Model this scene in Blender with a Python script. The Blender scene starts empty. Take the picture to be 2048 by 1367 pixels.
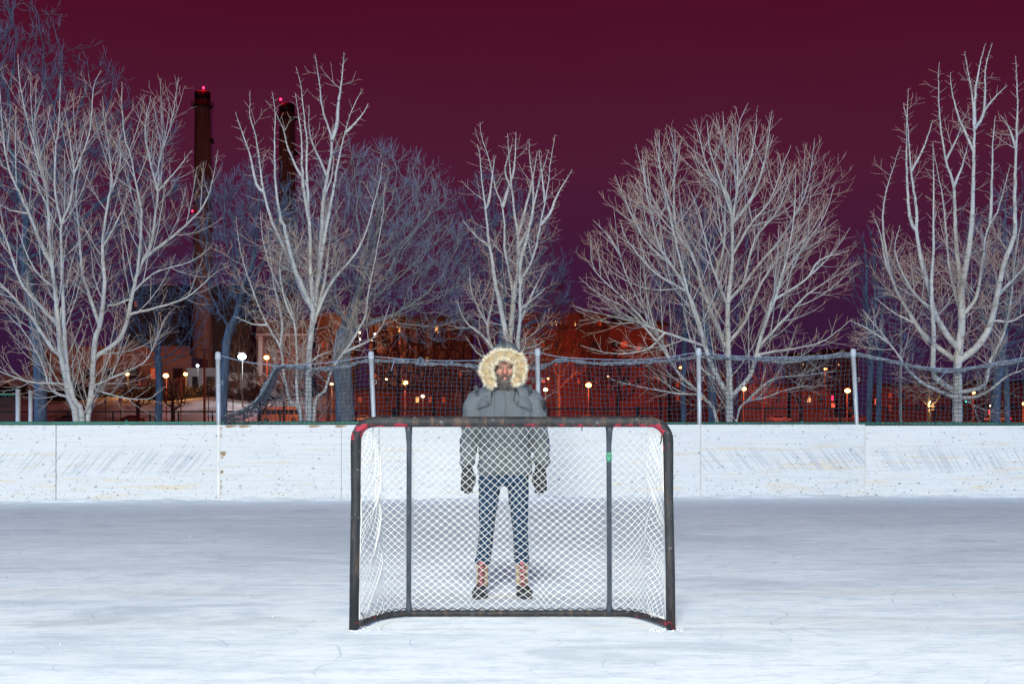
import bpy, bmesh, math, random
import numpy as np
from mathutils import Vector, Matrix

random.seed(7)
RNG = np.random.default_rng(7)
F = 3129.0            # focal length in photograph pixels (55 mm on a 36 mm sensor)
CAM_H = 1.29
HOR = 831.0           # the horizon's row in the photograph
scene = bpy.context.scene
COL = scene.collection
R = math.radians


def W(px, py, d):
    """world point seen at photo pixel (px, py) when it stands d metres away"""
    return Vector(((px - 1024.0) * d / F, d, CAM_H - (py - HOR) * d / F))


# ------------------------------------------------------------------ meshes
class MB:
    """collects tubes, boxes and strips; build() links them as one mesh object"""

    def __init__(self):
        self.v, self.f, self.n, self.a = [], [], 0, []
        self.mi = []
        self.cur = 0

    def add(self, verts, faces, attr=None):
        verts = np.asarray(verts, dtype=np.float64).reshape(-1, 3)
        self.v.append(verts)
        self.a.append(np.full(len(verts), 0.05) if attr is None else np.asarray(attr, dtype=np.float64))
        if isinstance(faces, np.ndarray):
            self.f.append(faces + self.n)
            self.mi.append(np.full(len(faces), self.cur, dtype=np.int32))
        else:
            byk = {}
            for fc in faces:
                byk.setdefault(len(fc), []).append(fc)
            for k in byk:
                self.f.append(np.array(byk[k], dtype=np.int64) + self.n)
                self.mi.append(np.full(len(byk[k]), self.cur, dtype=np.int32))
        self.n += len(verts)
        return self

    def tube(self, P, rad, k=6, caps=True, flat=1.0):
        P = np.asarray([tuple(p) for p in P], dtype=np.float64)
        n = len(P)
        if np.isscalar(rad):
            rad = np.full(n, float(rad))
        rad = np.asarray(rad, dtype=np.float64)
        T = np.empty_like(P)
        T[1:-1] = P[2:] - P[:-2]
        T[0] = P[1] - P[0]
        T[-1] = P[-1] - P[-2]
        T /= np.linalg.norm(T, axis=1)[:, None] + 1e-12
        # parallel transport
        t0 = T[0]
        ref = np.array([0, 0, 1.0]) if abs(t0[2]) < 0.8 else np.array([1.0, 0, 0])
        u = np.cross(t0, ref)
        u /= np.linalg.norm(u)
        U = np.empty_like(P)
        for i in range(n):
            u = u - T[i] * (u @ T[i])
            u = u / (np.linalg.norm(u) + 1e-12)
            U[i] = u
        V = np.cross(T, U)
        an = np.arange(k) * (2 * math.pi / k)
        c, s = np.cos(an), np.sin(an)
        ring = P[:, None, :] + rad[:, None, None] * (U[:, None, :] * c[None, :, None] + flat * V[:, None, :] * s[None, :, None])
        idx = np.arange(n * k).reshape(n, k)
        a = idx[:-1]
        b = idx[1:]
        q = np.stack([a, np.roll(a, -1, 1), np.roll(b, -1, 1), b], axis=2).reshape(-1, 4)
        self.add(ring.reshape(-1, 3), q, np.repeat(rad, k))
        if caps and k > 2:
            base = self.n - n * k
            self.f.append(np.array([list(range(base + k - 1, base - 1, -1)), list(range(base + (n - 1) * k, base + n * k))]))
            self.mi.append(np.full(2, self.cur, dtype=np.int32))
        return self

    def box(self, x0, x1, y0, y1, z0, z1):
        v = [(x0, y0, z0), (x1, y0, z0), (x1, y1, z0), (x0, y1, z0), (x0, y0, z1), (x1, y0, z1), (x1, y1, z1), (x0, y1, z1)]
        return self.add(v, [(0, 3, 2, 1), (4, 5, 6, 7), (0, 1, 5, 4), (1, 2, 6, 5), (2, 3, 7, 6), (3, 0, 4, 7)])

    def rings(self, rs, caps=True):
        """loft a list of equal-length closed rings"""
        rs = np.asarray(rs, dtype=np.float64)
        n, k, _ = rs.shape
        idx = np.arange(n * k).reshape(n, k)
        a, b = idx[:-1], idx[1:]
        q = np.stack([a, np.roll(a, -1, 1), np.roll(b, -1, 1), b], axis=2).reshape(-1, 4)
        base = self.n
        self.add(rs.reshape(-1, 3), q)
        if caps:
            self.f.append(np.array([list(range(base + k - 1, base - 1, -1)), list(range(base + (n - 1) * k, base + n * k))]))
            self.mi.append(np.full(2, self.cur, dtype=np.int32))
        return self

    def ball(self, c, r, nu=12, nv=8):
        c = np.array(c, dtype=np.float64)
        r = np.array([r, r, r] if np.isscalar(r) else r, dtype=np.float64)
        rs = []
        for j in range(nv + 1):
            t = math.pi * (0.02 + 0.96 * j / nv)
            rs.append([c + r * np.array([math.sin(t) * math.cos(2 * math.pi * i / nu), math.sin(t) * math.sin(2 * math.pi * i / nu), -math.cos(t)]) for i in range(nu)])
        return self.rings(rs)

    def prism(self, prof, y0, y1):
        """extrude an (x, z) outline from y0 to y1"""
        n = len(prof)
        v = [(x, y0, z) for x, z in prof] + [(x, y1, z) for x, z in prof]
        fs = [tuple(range(n)), tuple(range(2 * n - 1, n - 1, -1))]
        fs += [(i, i + n, (i + 1) % n + n, (i + 1) % n) for i in range(n)]
        return self.add(v, fs)

    def build(self, name, mat, parent=None, smooth=True, attr=False, loc=None, rotz=0.0):
        me = bpy.data.meshes.new(name)
        V = np.concatenate(self.v) if self.v else np.zeros((0, 3))
        me.vertices.add(len(V))
        me.vertices.foreach_set('co', V.astype(np.float32).ravel())
        loops = np.concatenate([x.ravel() for x in self.f])
        sizes = np.concatenate([np.full(len(x), x.shape[1]) for x in self.f])
        starts = np.concatenate([[0], np.cumsum(sizes)[:-1]])
        me.loops.add(len(loops))
        me.loops.foreach_set('vertex_index', loops.astype(np.int32))
        me.polygons.add(len(sizes))
        me.polygons.foreach_set('loop_start', starts.astype(np.int32))
        me.polygons.foreach_set('use_smooth', np.full(len(sizes), bool(smooth)))
        mats = mat if isinstance(mat, (list, tuple)) else [mat]
        for m in mats:
            me.materials.append(m)
        if len(mats) > 1:
            me.polygons.foreach_set('material_index', np.concatenate(self.mi).astype(np.int32))
        if attr:
            at = me.attributes.new('rad', 'FLOAT', 'POINT')
            at.data.foreach_set('value', np.concatenate(self.a).astype(np.float32))
        me.update(calc_edges=True)
        me.validate()
        o = bpy.data.objects.new(name, me)
        COL.objects.link(o)
        if parent is not None:
            o.parent = parent
        if loc is not None:
            o.location = loc
        o.rotation_euler.z = rotz
        return o


def tag(o, label=None, cat=None, group=None, kind=None):
    if label:
        o['label'] = label
    if cat:
        o['category'] = cat
    if group:
        o['group'] = group
    if kind:
        o['kind'] = kind
    return o


def thing(name, label, cat, loc=(0, 0, 0), rotz=0.0, group=None):
    o = bpy.data.objects.new(name, None)
    COL.objects.link(o)
    o.location = loc
    o.rotation_euler.z = rotz
    o.empty_display_size = 0.2
    return tag(o, label, cat, group)


def copy_thing(o, label=None, loc=None, rotz=None):
    c = o.copy()
    COL.objects.link(c)
    if label:
        c['label'] = label
    if loc is not None:
        c.location = loc
    if rotz is not None:
        c.rotation_euler.z = rotz
    for ch in o.children:
        d = ch.copy()
        COL.objects.link(d)
        d.parent = c
        for g in ch.children:
            e = g.copy()
            COL.objects.link(e)
            e.parent = d
    return c


def bevel(o, w=0.01, seg=2):
    m = o.modifiers.new('bevel', 'BEVEL')
    m.width = w
    m.segments = seg
    m.limit_method = 'ANGLE'
    m.angle_limit = R(35)
    return o


# ------------------------------------------------------------------ materials
class NT:
    def __init__(self, name, rough=0.6, spec=0.3, metal=0.0):
        self.m = bpy.data.materials.new(name)
        self.m.use_nodes = True
        self.t = self.m.node_tree
        self.t.nodes.clear()
        self.out = self.t.nodes.new('ShaderNodeOutputMaterial')
        self.b = self.t.nodes.new('ShaderNodeBsdfPrincipled')
        self.t.links.new(self.b.outputs[0], self.out.inputs[0])
        self.b.inputs['Roughness'].default_value = rough
        self.b.inputs['Specular IOR Level'].default_value = spec
        self.b.inputs['Metallic'].default_value = metal

    def new(self, typ):
        return self.t.nodes.new(typ)

    def put(self, sock, v):
        if isinstance(v, bpy.types.NodeSocket):
            self.t.links.new(v, sock)
        elif v is not None:
            if hasattr(sock.default_value, '__len__') and not hasattr(v, '__len__'):
                v = (v, v, v)
            if hasattr(v, '__len__') and len(v) == 3 and len(sock.default_value) == 4:
                v = (*v, 1)
            sock.default_value = v

    def obj(self):
        return self.new('ShaderNodeTexCoord').outputs['Object']

    def gen(self):
        return self.new('ShaderNodeTexCoord').outputs['Generated']

    def geo(self):
        return self.new('ShaderNodeNewGeometry').outputs['Position']

    def map(self, v, scale=(1, 1, 1), rot=(0, 0, 0), loc=(0, 0, 0)):
        n = self.new('ShaderNodeMapping')
        self.put(n.inputs[0], v)
        n.inputs['Location'].default_value = loc
        n.inputs['Rotation'].default_value = rot
        n.inputs['Scale'].default_value = scale
        return n.outputs[0]

    def noise(self, v, scale, detail=4, rough=0.55, dist=0.0, color=False):
        n = self.new('ShaderNodeTexNoise')
        self.put(n.inputs['Vector'], v)
        n.inputs['Scale'].default_value = scale
        n.inputs['Detail'].default_value = detail
        n.inputs['Roughness'].default_value = rough
        n.inputs['Distortion'].default_value = dist
        return n.outputs['Color' if color else 'Fac']

    def voro(self, v, scale, feature='F1', rnd=1.0, dims='2D'):
        n = self.new('ShaderNodeTexVoronoi')
        n.voronoi_dimensions = dims
        n.feature = feature
        self.put(n.inputs['Vector'], v)
        n.inputs['Scale'].default_value = scale
        n.inputs['Randomness'].default_value = rnd
        return n

    def math(self, op, a, b=None, c=None, clamp=False):
        n = self.new('ShaderNodeMath')
        n.operation = op
        n.use_clamp = clamp
        self.put(n.inputs[0], a)
        if b is not None:
            self.put(n.inputs[1], b)
        if c is not None:
            self.put(n.inputs[2], c)
        return n.outputs[0]

    def step(self, v, lo, hi, a=0.0, b=1.0):
        n = self.new('ShaderNodeMapRange')
        n.interpolation_type = 'SMOOTHSTEP'
        self.put(n.inputs[0], v)
        n.inputs[1].default_value = lo
        n.inputs[2].default_value = hi
        n.inputs[3].default_value = a
        n.inputs[4].default_value = b
        return n.outputs[0]

    def mix(self, fac, a, b):
        n = self.new('ShaderNodeMix')
        n.data_type = 'RGBA'
        self.put(n.inputs[0], fac)
        self.put(n.inputs[6], a)
        self.put(n.inputs[7], b)
        return n.outputs[2]

    def sep(self, v):
        n = self.new('ShaderNodeSeparateXYZ')
        self.put(n.inputs[0], v)
        return n.outputs

    def comb(self, x, y, z):
        n = self.new('ShaderNodeCombineXYZ')
        for i, q in enumerate((x, y, z)):
            self.put(n.inputs[i], q)
        return n.outputs[0]

    def attr(self, name):
        n = self.new('ShaderNodeAttribute')
        n.attribute_name = name
        return n.outputs['Fac']

    def color(self, c):
        self.put(self.b.inputs['Base Color'], c)
        return self

    def rough(self, c):
        self.put(self.b.inputs['Roughness'], c)
        return self

    def bump(self, h, strength=0.3, dist=0.01):
        n = self.new('ShaderNodeBump')
        n.inputs['Strength'].default_value = strength
        n.inputs['Distance'].default_value = dist
        self.put(n.inputs['Height'], h)
        self.t.links.new(n.outputs[0], self.b.inputs['Normal'])
        return self

    def emit(self, c, s):
        self.put(self.b.inputs['Emission Color'], c)
        self.b.inputs['Emission Strength'].default_value = s
        return self


def mottled(name, c1, c2, scale=6.0, rough=0.6, spec=0.3, bump=0.15, metal=0.0, stretch=(1, 1, 1)):
    k = NT(name, rough, spec, metal)
    v = k.map(k.obj(), stretch)
    n = k.noise(v, scale, 6, 0.62)
    k.color(k.mix(k.step(n, 0.3, 0.7), c1, c2))
    k.bump(k.noise(v, scale * 4, 4), bump, 0.01)
    return k.m


def glow(name, c, s):
    k = NT(name, 0.4)
    n = k.noise(k.obj(), 3.0, 2)
    k.color(k.mix(n, c, tuple(min(1, q * 1.1) for q in c)))
    k.emit(c, s)
    return k.m


def bark(name, thick, dark, twig, band=True):
    k = NT(name, 0.75, 0.15)
    p = k.obj()
    r = k.attr('rad')
    n = k.noise(k.map(p, (9, 9, 3)), 1.0, 5, 0.65)
    c = k.mix(k.step(n, 0.35, 0.72), thick, dark)
    if band:   # short dark cross marks round the stems
        b = k.noise(k.map(p, (5, 5, 38)), 1.0, 3, 0.6)
        c = k.mix(k.step(b, 0.56, 0.66, 0, 0.85), c, tuple(q * 0.35 for q in dark))
    else:      # furrows running up the trunk
        b = k.noise(k.map(p, (30, 30, 3.5)), 1.0, 4, 0.6, 0.5)
        c = k.mix(k.step(b, 0.48, 0.62, 0, 0.8), c, tuple(q * 0.4 for q in dark))
    hue = k.noise(p, 1.7, 3)
    c = k.mix(k.step(hue, 0.4, 0.7, 0, 0.35), c, tuple(a * b for a, b in zip(thick, (0.8, 0.9, 1.05))))
    c = k.mix(k.step(r, 0.0030, 0.0048, 1, 0), c, twig)
    k.color(c)
    k.bump(b, 0.5, 0.012)
    return k.m


# ------------------------------------------------------------------ trees
def catmull(P, per):
    P = np.asarray(P, dtype=np.float64)
    Q = np.vstack([2 * P[0] - P[1], P, 2 * P[-1] - P[-2]])
    out = []
    for i in range(1, len(Q) - 2):
        a, b, c, d = Q[i - 1], Q[i], Q[i + 1], Q[i + 2]
        m = max(2, int(np.linalg.norm(c[:3] - b[:3]) / per))
        for j in range(m):
            t = j / m
            out.append(0.5 * ((2 * b) + (c - a) * t + (2 * a - 5 * b + 4 * c - d) * t * t + (3 * b - a - 3 * c + d) * t ** 3))
    out.append(Q[-2])
    return np.array(out)


def unit(v):
    return v / (np.linalg.norm(v) + 1e-12)


def rot_from(t, ang, az):
    ref = np.array([0, 0, 1.0]) if abs(t[2]) < 0.9 else np.array([1.0, 0, 0])
    u = unit(np.cross(t, ref))
    v = np.cross(t, u)
    return unit(t * math.cos(ang) + (u * math.cos(az) + v * math.sin(az)) * math.sin(ang))


def grow(mb, p, d, L, r0, rng, up, wob, level, spec, k=4):
    """one twig with its own side twigs"""
    n = max(3, int(L / 0.09) + 1)
    seg = L / (n - 1)
    P = [p]
    q = p
    for i in range(n - 1):
        d = unit(d + np.array([0, 0, up * seg * 3]) + rng.normal(0, wob, 3) * 0.5)
        q = q + d * seg
        P.append(q)
    rt = max(0.0022, r0 * 0.36)
    rad = np.linspace(r0, rt, n)
    mb.tube(P, rad, k if r0 > 0.008 else 3, caps=False)
    if level <= 0:
        return
    gap = spec['gap2']
    s = L * rng.uniform(0.12, 0.25)
    az = rng.uniform(0, 6.28)
    while s < L:
        i = min(n - 2, int(s / seg))
        t = unit(np.array(P[i + 1]) - np.array(P[i]))
        l2 = min(0.75, (L - s) * rng.uniform(0.35, 0.75) + rng.uniform(0.05, 0.13))
        az += 2.4 + rng.normal(0, 0.5)
        dd = rot_from(t, rng.uniform(*spec['ang2']), az)
        pos = np.array(P[i]) + (np.array(P[i + 1]) - np.array(P[i])) * ((s / seg) - i)
        grow(mb, pos, dd, l2, max(0.0034, rad[i] * 0.62), rng, up, wob, level - 1, spec)
        s += gap * rng.uniform(0.6, 1.5)


def stem_tree(label, d, stems, spec, mat, seed, group, slim=1.0):
    """a bare tree whose limbs follow the outlines of the real one; depth spreads round the trunk"""
    rng = np.random.default_rng(seed)
    sc = F / d
    base = W(stems[0][1][0][0], HOR + CAM_H * sc, d)
    root = thing('bare_tree', label, 'tree', base, 0, group)
    b = np.array(base)
    tr, cr = MB(), MB()
    placed = []       # sampled 3-D points
    first = None
    for r0, pts, *opt in stems:
        ground = 'g' in opt
        if not placed or ground:
            d0 = d if not placed else d + rng.uniform(-0.15, 0.15)
        else:
            A = np.concatenate(placed)
            px = 1024 + A[:, 0] * F / A[:, 1]
            py = HOR - (A[:, 2] - CAM_H) * F / A[:, 1]
            i = np.argmin((px - pts[0][0]) ** 2 + (py - pts[0][1]) ** 2)
            d0 = A[i, 1]
            pts = [(float(px[i]), float(py[i]))] + list(pts[1:])
        lim = spec.get('depth', 0.45)
        slope = rng.uniform(-lim, lim) if placed else rng.uniform(-0.08, 0.08)
        if d0 > d + 1.2:
            slope = -abs(slope) * 0.4
        if d0 < d - 1.2:
            slope = abs(slope) * 0.4
        P = []
        if ground:
            bx = pts[0][0] * 0.6 + stems[0][1][0][0] * 0.4
            P.append(W(bx, HOR + CAM_H * sc + 4, d0))
        arc = 0
        for j, (x, y) in enumerate(pts):
            if j:
                arc += math.hypot(x - pts[j - 1][0], y - pts[j - 1][1]) / sc
            P.append(W(x, y, d0 + slope * arc))
        C = catmull([tuple(p) for p in P], 0.10)
        n = len(C)
        C[1:-1] += rng.normal(0, 0.0035, (n - 2, 3))
        t = np.linspace(0, 1, n)
        rt = 0.0036
        rad = rt + (r0 * 0.92 * slim / sc - rt) * (1 - t) ** 1.12
        if first is None:
            first = True
            flare = np.clip((b[2] + 0.45 - C[:, 2]) / 0.45, 0, 1) ** 2
            rad = rad * (1 + 0.5 * flare)
        (tr if r0 / sc > 0.034 else cr).tube(C - b, rad, 8 if r0 / sc > 0.04 else 6, caps=False)
        placed.append(C)
        # side branches
        seg = np.linalg.norm(np.diff(C, axis=0), axis=1)
        cum = np.concatenate([[0], np.cumsum(seg)])
        L = cum[-1]
        s = max(L * spec['bare'], 0.0)
        az = rng.uniform(0, 6.28)
        while s < L - 0.02:
            i = min(n - 2, int(np.searchsorted(cum, s)) - 1 if s > 0 else 0)
            i = max(i, 0)
            tt = unit(C[i + 1] - C[i])
            pos = C[i] + (C[i + 1] - C[i]) * min(1, (s - cum[i]) / (seg[i] + 1e-9))
            s += spec['gap'] * rng.uniform(0.5, 1.6)
            if pos[2] < 1.15:
                continue
            az += 2.4 + rng.normal(0, 0.6)
            left = L - s
            ln = spec['len'](rng, left, L, pos[2])
            if ln < 0.03:
                continue
            dd = rot_from(tt, rng.uniform(*spec['ang']), az)
            r = min(rad[i] * 0.6, 0.0038 + 0.0056 * ln)
            grow(cr, pos - b, dd, ln, max(0.0040, r), rng, spec['up'], spec['wob'], 2 if ln > 0.7 else (1 if ln > spec['fork'] else 0), spec)
    tr.build('trunk', mat, root, attr=True)
    cr.build('crown', mat, root, attr=True)
    return root


def colonize(rng, start_nodes, start_par, attr, step, infl, kill, iters):
    N = [np.array(p, dtype=np.float64) for p in start_nodes]
    par = list(start_par)
    nodes = np.array(N)
    A = attr.copy()
    best = np.full(len(A), 1e9)
    bi = np.zeros(len(A), dtype=int)

    def upd(lo):
        nonlocal best, bi
        D = np.linalg.norm(A[:, None, :] - nodes[None, lo:, :], axis=2)
        j = D.argmin(1)
        m = D[np.arange(len(A)), j]
        w = m < best
        best = np.where(w, m, best)
        bi = np.where(w, j + lo, bi)
    upd(0)
    for it in range(iters):
        keep = best > kill
        A, best, bi = A[keep], best[keep], bi[keep]
        if len(A) == 0:
            break
        act = best < infl
        if not act.any():
            break
        ids = bi[act]
        vec = A[act] - nodes[ids]
        vec /= np.linalg.norm(vec, axis=1)[:, None] + 1e-9
        S = np.zeros_like(nodes)
        np.add.at(S, ids, vec)
        uq = np.unique(ids)
        dirs = S[uq]
        dirs /= np.linalg.norm(dirs, axis=1)[:, None] + 1e-9
        dirs += rng.normal(0, 0.14, dirs.shape)
        dirs[:, 2] += 0.08
        dirs /= np.linalg.norm(dirs, axis=1)[:, None] + 1e-9
        new = nodes[uq] + dirs * step
        lo = len(nodes)
        nodes = np.vstack([nodes, new])
        par += list(uq)
        upd(lo)
    return nodes, np.array(par)


def crown_tree(label, base, trunk, crowns, mat, seed, group=None, N=900, step=0.2, tip=0.005, rmax=0.12, twigs=2, name='bare_tree', expo=2.35, twl=(0.15, 0.45)):
    """a bare tree grown into the room its crown takes; trunk = list of local points, crowns = ellipsoids"""
    rng = np.random.default_rng(seed)
    root = thing(name, label, 'tree', base, 0, group)
    tp = catmull([tuple(map(float, t)) for t in trunk], step)
    pts = []
    tot = sum(c[3] * c[4] * c[5] for c in crowns)
    for (cx, cy, cz, ax, ay, az) in crowns:
        m = max(10, int(N * ax * ay * az / tot))
        u = rng.normal(0, 1, (m, 3))
        u /= np.linalg.norm(u, axis=1)[:, None]
        u *= (rng.uniform(0, 1, m) ** 0.42)[:, None]
        pts.append(u * np.array([ax, ay, az]) + np.array([cx, cy, cz]))
    A = np.concatenate(pts)
    size = max(max(c[3:]) for c in crowns)
    nodes, par = colonize(rng, tp, [-1] + list(range(len(tp) - 1)), A, step, size * 1.6, step * 1.7, 90)
    n = len(nodes)
    kids = [[] for _ in range(n)]
    for i in range(1, n):
        kids[par[i]].append(i)
    load = np.zeros(n)
    for i in range(n - 1, -1, -1):
        load[i] = 1 if not kids[i] else sum(load[j] for j in kids[i])
    rad = tip * load ** (1 / expo)
    sc = rmax / rad[0]
    big = load > max(6, load[0] * 0.06)
    rad = np.maximum(tip, rad * ((sc + (1 - sc) * np.exp(-load / 12.0)) if sc < 1 else 1 + (sc - 1) * (load / load[0]) ** 0.7))
    flare = np.clip((0.6 - nodes[:, 2]) / 0.6, 0, 1) ** 2
    rad = rad * (1 + 0.35 * flare)
    tr, cr = MB(), MB()
    stack = [(0, [0])]
    done = []
    while stack:
        i, path = stack.pop()
        while kids[i]:
            js = sorted(kids[i], key=lambda j: -load[j])
            for j in js[1:]:
                stack.append((j, [i, j]))
            i = js[0]
            path.append(i)
        done.append(path)
    for path in done:
        if len(path) < 2:
            continue
        P = nodes[path].copy()
        rr = rad[path].copy()
        rr[0] = min(rr[0], rr[1] * 1.25) if path[0] != 0 else rr[0]
        t = tr if big[path[1]] else cr
        t.tube(P, rr, 8 if rr[0] > 0.05 else (5 if rr[0] > 0.014 else 3), caps=False)
        # loose twigs near the ends
        if twigs:
            m = len(path)
            for _ in range(twigs + m // 4):
                j = rng.integers(max(1, m // 3), m)
                d = unit(P[j] - P[j - 1])
                dd = rot_from(d, rng.uniform(0.3, 0.9), rng.uniform(0, 6.28))
                grow(cr, P[j], dd, rng.uniform(*twl), tip * 0.9, rng, 0.5, 0.12, 1, {'gap2': 0.16, 'ang2': (0.4, 0.8)})
    tr.build('trunk', mat, root, attr=True)
    cr.build('crown', mat, root, attr=True)
    return root

# ================================================================== world, camera, light
world = bpy.data.worlds.new("World")
scene.world = world
world.use_nodes = True
wt = world.node_tree
wt.nodes.clear()
wo = wt.nodes.new('ShaderNodeOutputWorld')
bg = wt.nodes.new('ShaderNodeBackground')
tc = wt.nodes.new('ShaderNodeTexCoord')
sx = wt.nodes.new('ShaderNodeSeparateXYZ')
rp = wt.nodes.new('ShaderNodeValToRGB')
mr = wt.nodes.new('ShaderNodeMapRange')
nz = wt.nodes.new('ShaderNodeTexNoise')
nz.inputs['Scale'].default_value = 7.0
nz.inputs['Detail'].default_value = 3.0
mp = wt.nodes.new('ShaderNodeMapping')
mp.inputs['Scale'].default_value = (1, 1, 2.5)
ad = wt.nodes.new('ShaderNodeMath')
ad.operation = 'MULTIPLY_ADD'
ad.inputs[1].default_value = 0.22
wt.links.new(tc.outputs['Generated'], sx.inputs[0])
wt.links.new(tc.outputs['Generated'], mp.inputs[0])
wt.links.new(mp.outputs[0], nz.inputs['Vector'])
wt.links.new(sx.outputs[2], mr.inputs[0])
mr.inputs[1].default_value = 0.018
mr.inputs[2].default_value = 0.30
wt.links.new(nz.outputs['Fac'], ad.inputs[0])
wt.links.new(mr.outputs[0], ad.inputs[2])
wt.links.new(ad.outputs[0], rp.inputs[0])


def srgb(r, g, b):
    return tuple(((q / 255 + 0.055) / 1.055) ** 2.4 if q > 10 else q / 255 / 12.92 for q in (r, g, b))


els = rp.color_ramp.elements
els[0].position, els[0].color = 0.05, (*srgb(44, 23, 58), 1)
els[1].position, els[1].color = 0.97, (*srgb(76, 14, 36), 1)
e = els.new(0.30)
e.color = (*srgb(58, 25, 57), 1)
e = els.new(0.62)
e.color = (*srgb(77, 26, 51), 1)
wt.links.new(rp.outputs[0], bg.inputs[0])
bg.inputs[1].default_value = 1.0
wt.links.new(bg.outputs[0], wo.inputs[0])

cam = bpy.data.cameras.new('camera')
cam.lens = F / 2048 * 36
cam.sensor_width = 36
cam.shift_y = (HOR - 683.5) / 2048
cam.clip_end = 5000
co = bpy.data.objects.new('camera', cam)
co.location = (0, 0, CAM_H)
co.rotation_euler = (R(90), 0, 0)
COL.objects.link(co)
scene.camera = co
scene.view_settings.view_transform = 'Standard'
scene.view_settings.look = 'None'
scene.view_settings.exposure = 0
scene.view_settings.gamma = 1


def flood(name, loc, target, power, col, size=0.5, angle=120, blend=0.6):
    """one unseen spot lamp"""
    l = bpy.data.lights.new(name, 'SPOT')
    l.energy = power
    l.color = col
    l.shadow_soft_size = size
    l.spot_size = R(angle)
    l.spot_blend = blend
    o = bpy.data.objects.new(name, l)
    o.location = loc
    o.rotation_euler = (Vector(target) - Vector(loc)).to_track_quat('-Z', 'Y').to_euler()
    COL.objects.link(o)


flood('unseen_lamp', (-1.6, -22, 3.4), (0, 26, 4), 44000, (0.95, 0.97, 0.90), 1.1)  # stands in for a camera flash, added low behind the viewpoint
flood('unseen_lamp', (-1.0, -12, 17), (0, 20, 2), 37000, (0.91, 0.965, 0.955), 3.0)
flood('unseen_lamp', (-34, 25, 12), (2, 41, 5), 15500, (0.10, 0.40, 1.0), 1.4, 62, 0.8)  # added blue lamp pair, coned to tint the back trees and spare the ice
flood('unseen_lamp', (35, 25, 12), (-2, 41, 5), 15500, (0.10, 0.40, 1.0), 1.4, 62, 0.8)

flood('unseen_lamp', (-33, 8, 13), (0, 16, 0), 15500, (0.17, 0.52, 1.0), 1.4)  # added pair of lamps giving the ice a blue fill
flood('unseen_lamp', (34, 8, 13), (0, 16, 0), 15500, (0.17, 0.52, 1.0), 1.4)

# ================================================================== ground
k = NT('snow_ground', 0.9, 0.1)
v = k.geo()
n1 = k.noise(k.map(v, (0.05, 0.02, 1)), 1, 6)
k.color(k.mix(k.step(n1, 0.35, 0.7), (0.72, 0.73, 0.76), (0.45, 0.44, 0.45)))
k.bump(k.noise(v, 0.8, 5), 0.4, 0.2)
m_ground = k.m
g = MB()
g.add([(-1500, -300, -0.02), (1500, -300, -0.02), (1500, 2500, -0.02), (-1500, 2500, -0.02)], [(0, 1, 2, 3)])
tag(g.build('snow_ground', m_ground, smooth=False), 'wide snow covered park ground running out to the street', 'ground', kind='structure')

# boards: the line of panel joints (photo column, distance)
JOINT = [(-870, 22.4), (-536, 22.75), (-210, 23.0), (112, 23.3), (437, 23.7), (758, 23.95), (1079, 24.2), (1401, 24.55), (1730, 24.9), (2055, 24.75), (2380, 24.4), (2710, 24.0)]
JP = [((x - 1024) * d / F, d) for x, d in JOINT]

k = NT('rink_ice', 0.5, 0.35)
v = k.geo()
big = k.noise(k.map(v, (0.16, 0.34, 1)), 1.0, 5, 0.6, 0.6)
fine = k.noise(k.map(v, (0.7, 2.6, 1)), 1.0, 8, 0.72, 0.4)
grit = k.noise(v, 34, 4, 0.7)
y = k.sep(v)[1]
wear = k.step(y, 8.0, 24.0, 0.07, -0.02)
s = k.math('ADD', k.math('MULTIPLY', big, 0.55), k.math('MULTIPLY', fine, 0.45))
s = k.math('ADD', s, wear)
snowy = k.step(s, 0.38, 0.62)
c = k.mix(snowy, (0.61, 0.705, 0.755), (0.86, 0.91, 0.92))
# skate cuts: one thin arc in each cell of a few scattered layers
cuts = None
for i, (sc_, wd) in enumerate([(0.55, 0.0052), (0.85, 0.0070), (0.36, 0.0042), (1.25, 0.009), (0.62, 0.005), (0.45, 0.0052), (0.95, 0.008)]):
    w = k.noise(k.map(v, (0.9, 0.9, 1), loc=(i * 7.3, i * 3.1, 0)), 1.0, 2, 0.5, color=True)
    n = k.new('ShaderNodeVectorMath')
    n.operation = 'MULTIPLY_ADD'
    k.put(n.inputs[0], w)
    n.inputs[1].default_value = (0.5, 0.5, 0)
    k.put(n.inputs[2], k.map(v, (1, 1, 0), loc=(i * 11.7, i * 5.9, 0)))
    vo = k.voro(n.outputs[0], sc_)
    rad_ = k.math('ADD', k.math('MULTIPLY', k.sep(vo.outputs['Color'])[0], 0.40), 0.12)
    line = k.step(k.math('ABSOLUTE', k.math('SUBTRACT', vo.outputs['Distance'], rad_)), wd * 0.35, wd, 1, 0)
    line = k.math('MULTIPLY', line, k.step(k.noise(k.map(v, (0.9, 0.9, 1), loc=(i, 2 * i, 0)), 1.0, 2), 0.50, 0.63))
    cuts = line if cuts is None else k.math('MAXIMUM', cuts, line)
streak = k.noise(k.map(v, (0.55, 2.3, 1)), 1.0, 7, 0.7, 0.5)
c = k.mix(k.step(streak, 0.53, 0.70, 0, 0.60), c, (0.52, 0.60, 0.66))
c = k.mix(k.step(streak, 0.42, 0.28, 0, 0.6), c, (0.93, 0.94, 0.95))
lump = k.noise(k.map(v, (3.5, 5, 1)), 1.0, 5, 0.75)
c = k.mix(k.step(lump, 0.60, 0.72, 0, 0.5), c, (0.93, 0.94, 0.95))
frost = k.noise(k.map(v, (3.2, 6.5, 1)), 1.0, 7, 0.82)
c = k.mix(k.step(frost, 0.48, 0.60, 0, 0.62), c, (0.56, 0.63, 0.69))
c = k.mix(k.step(frost, 0.46, 0.36, 0, 0.75), c, (0.95, 0.96, 0.96))
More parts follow.
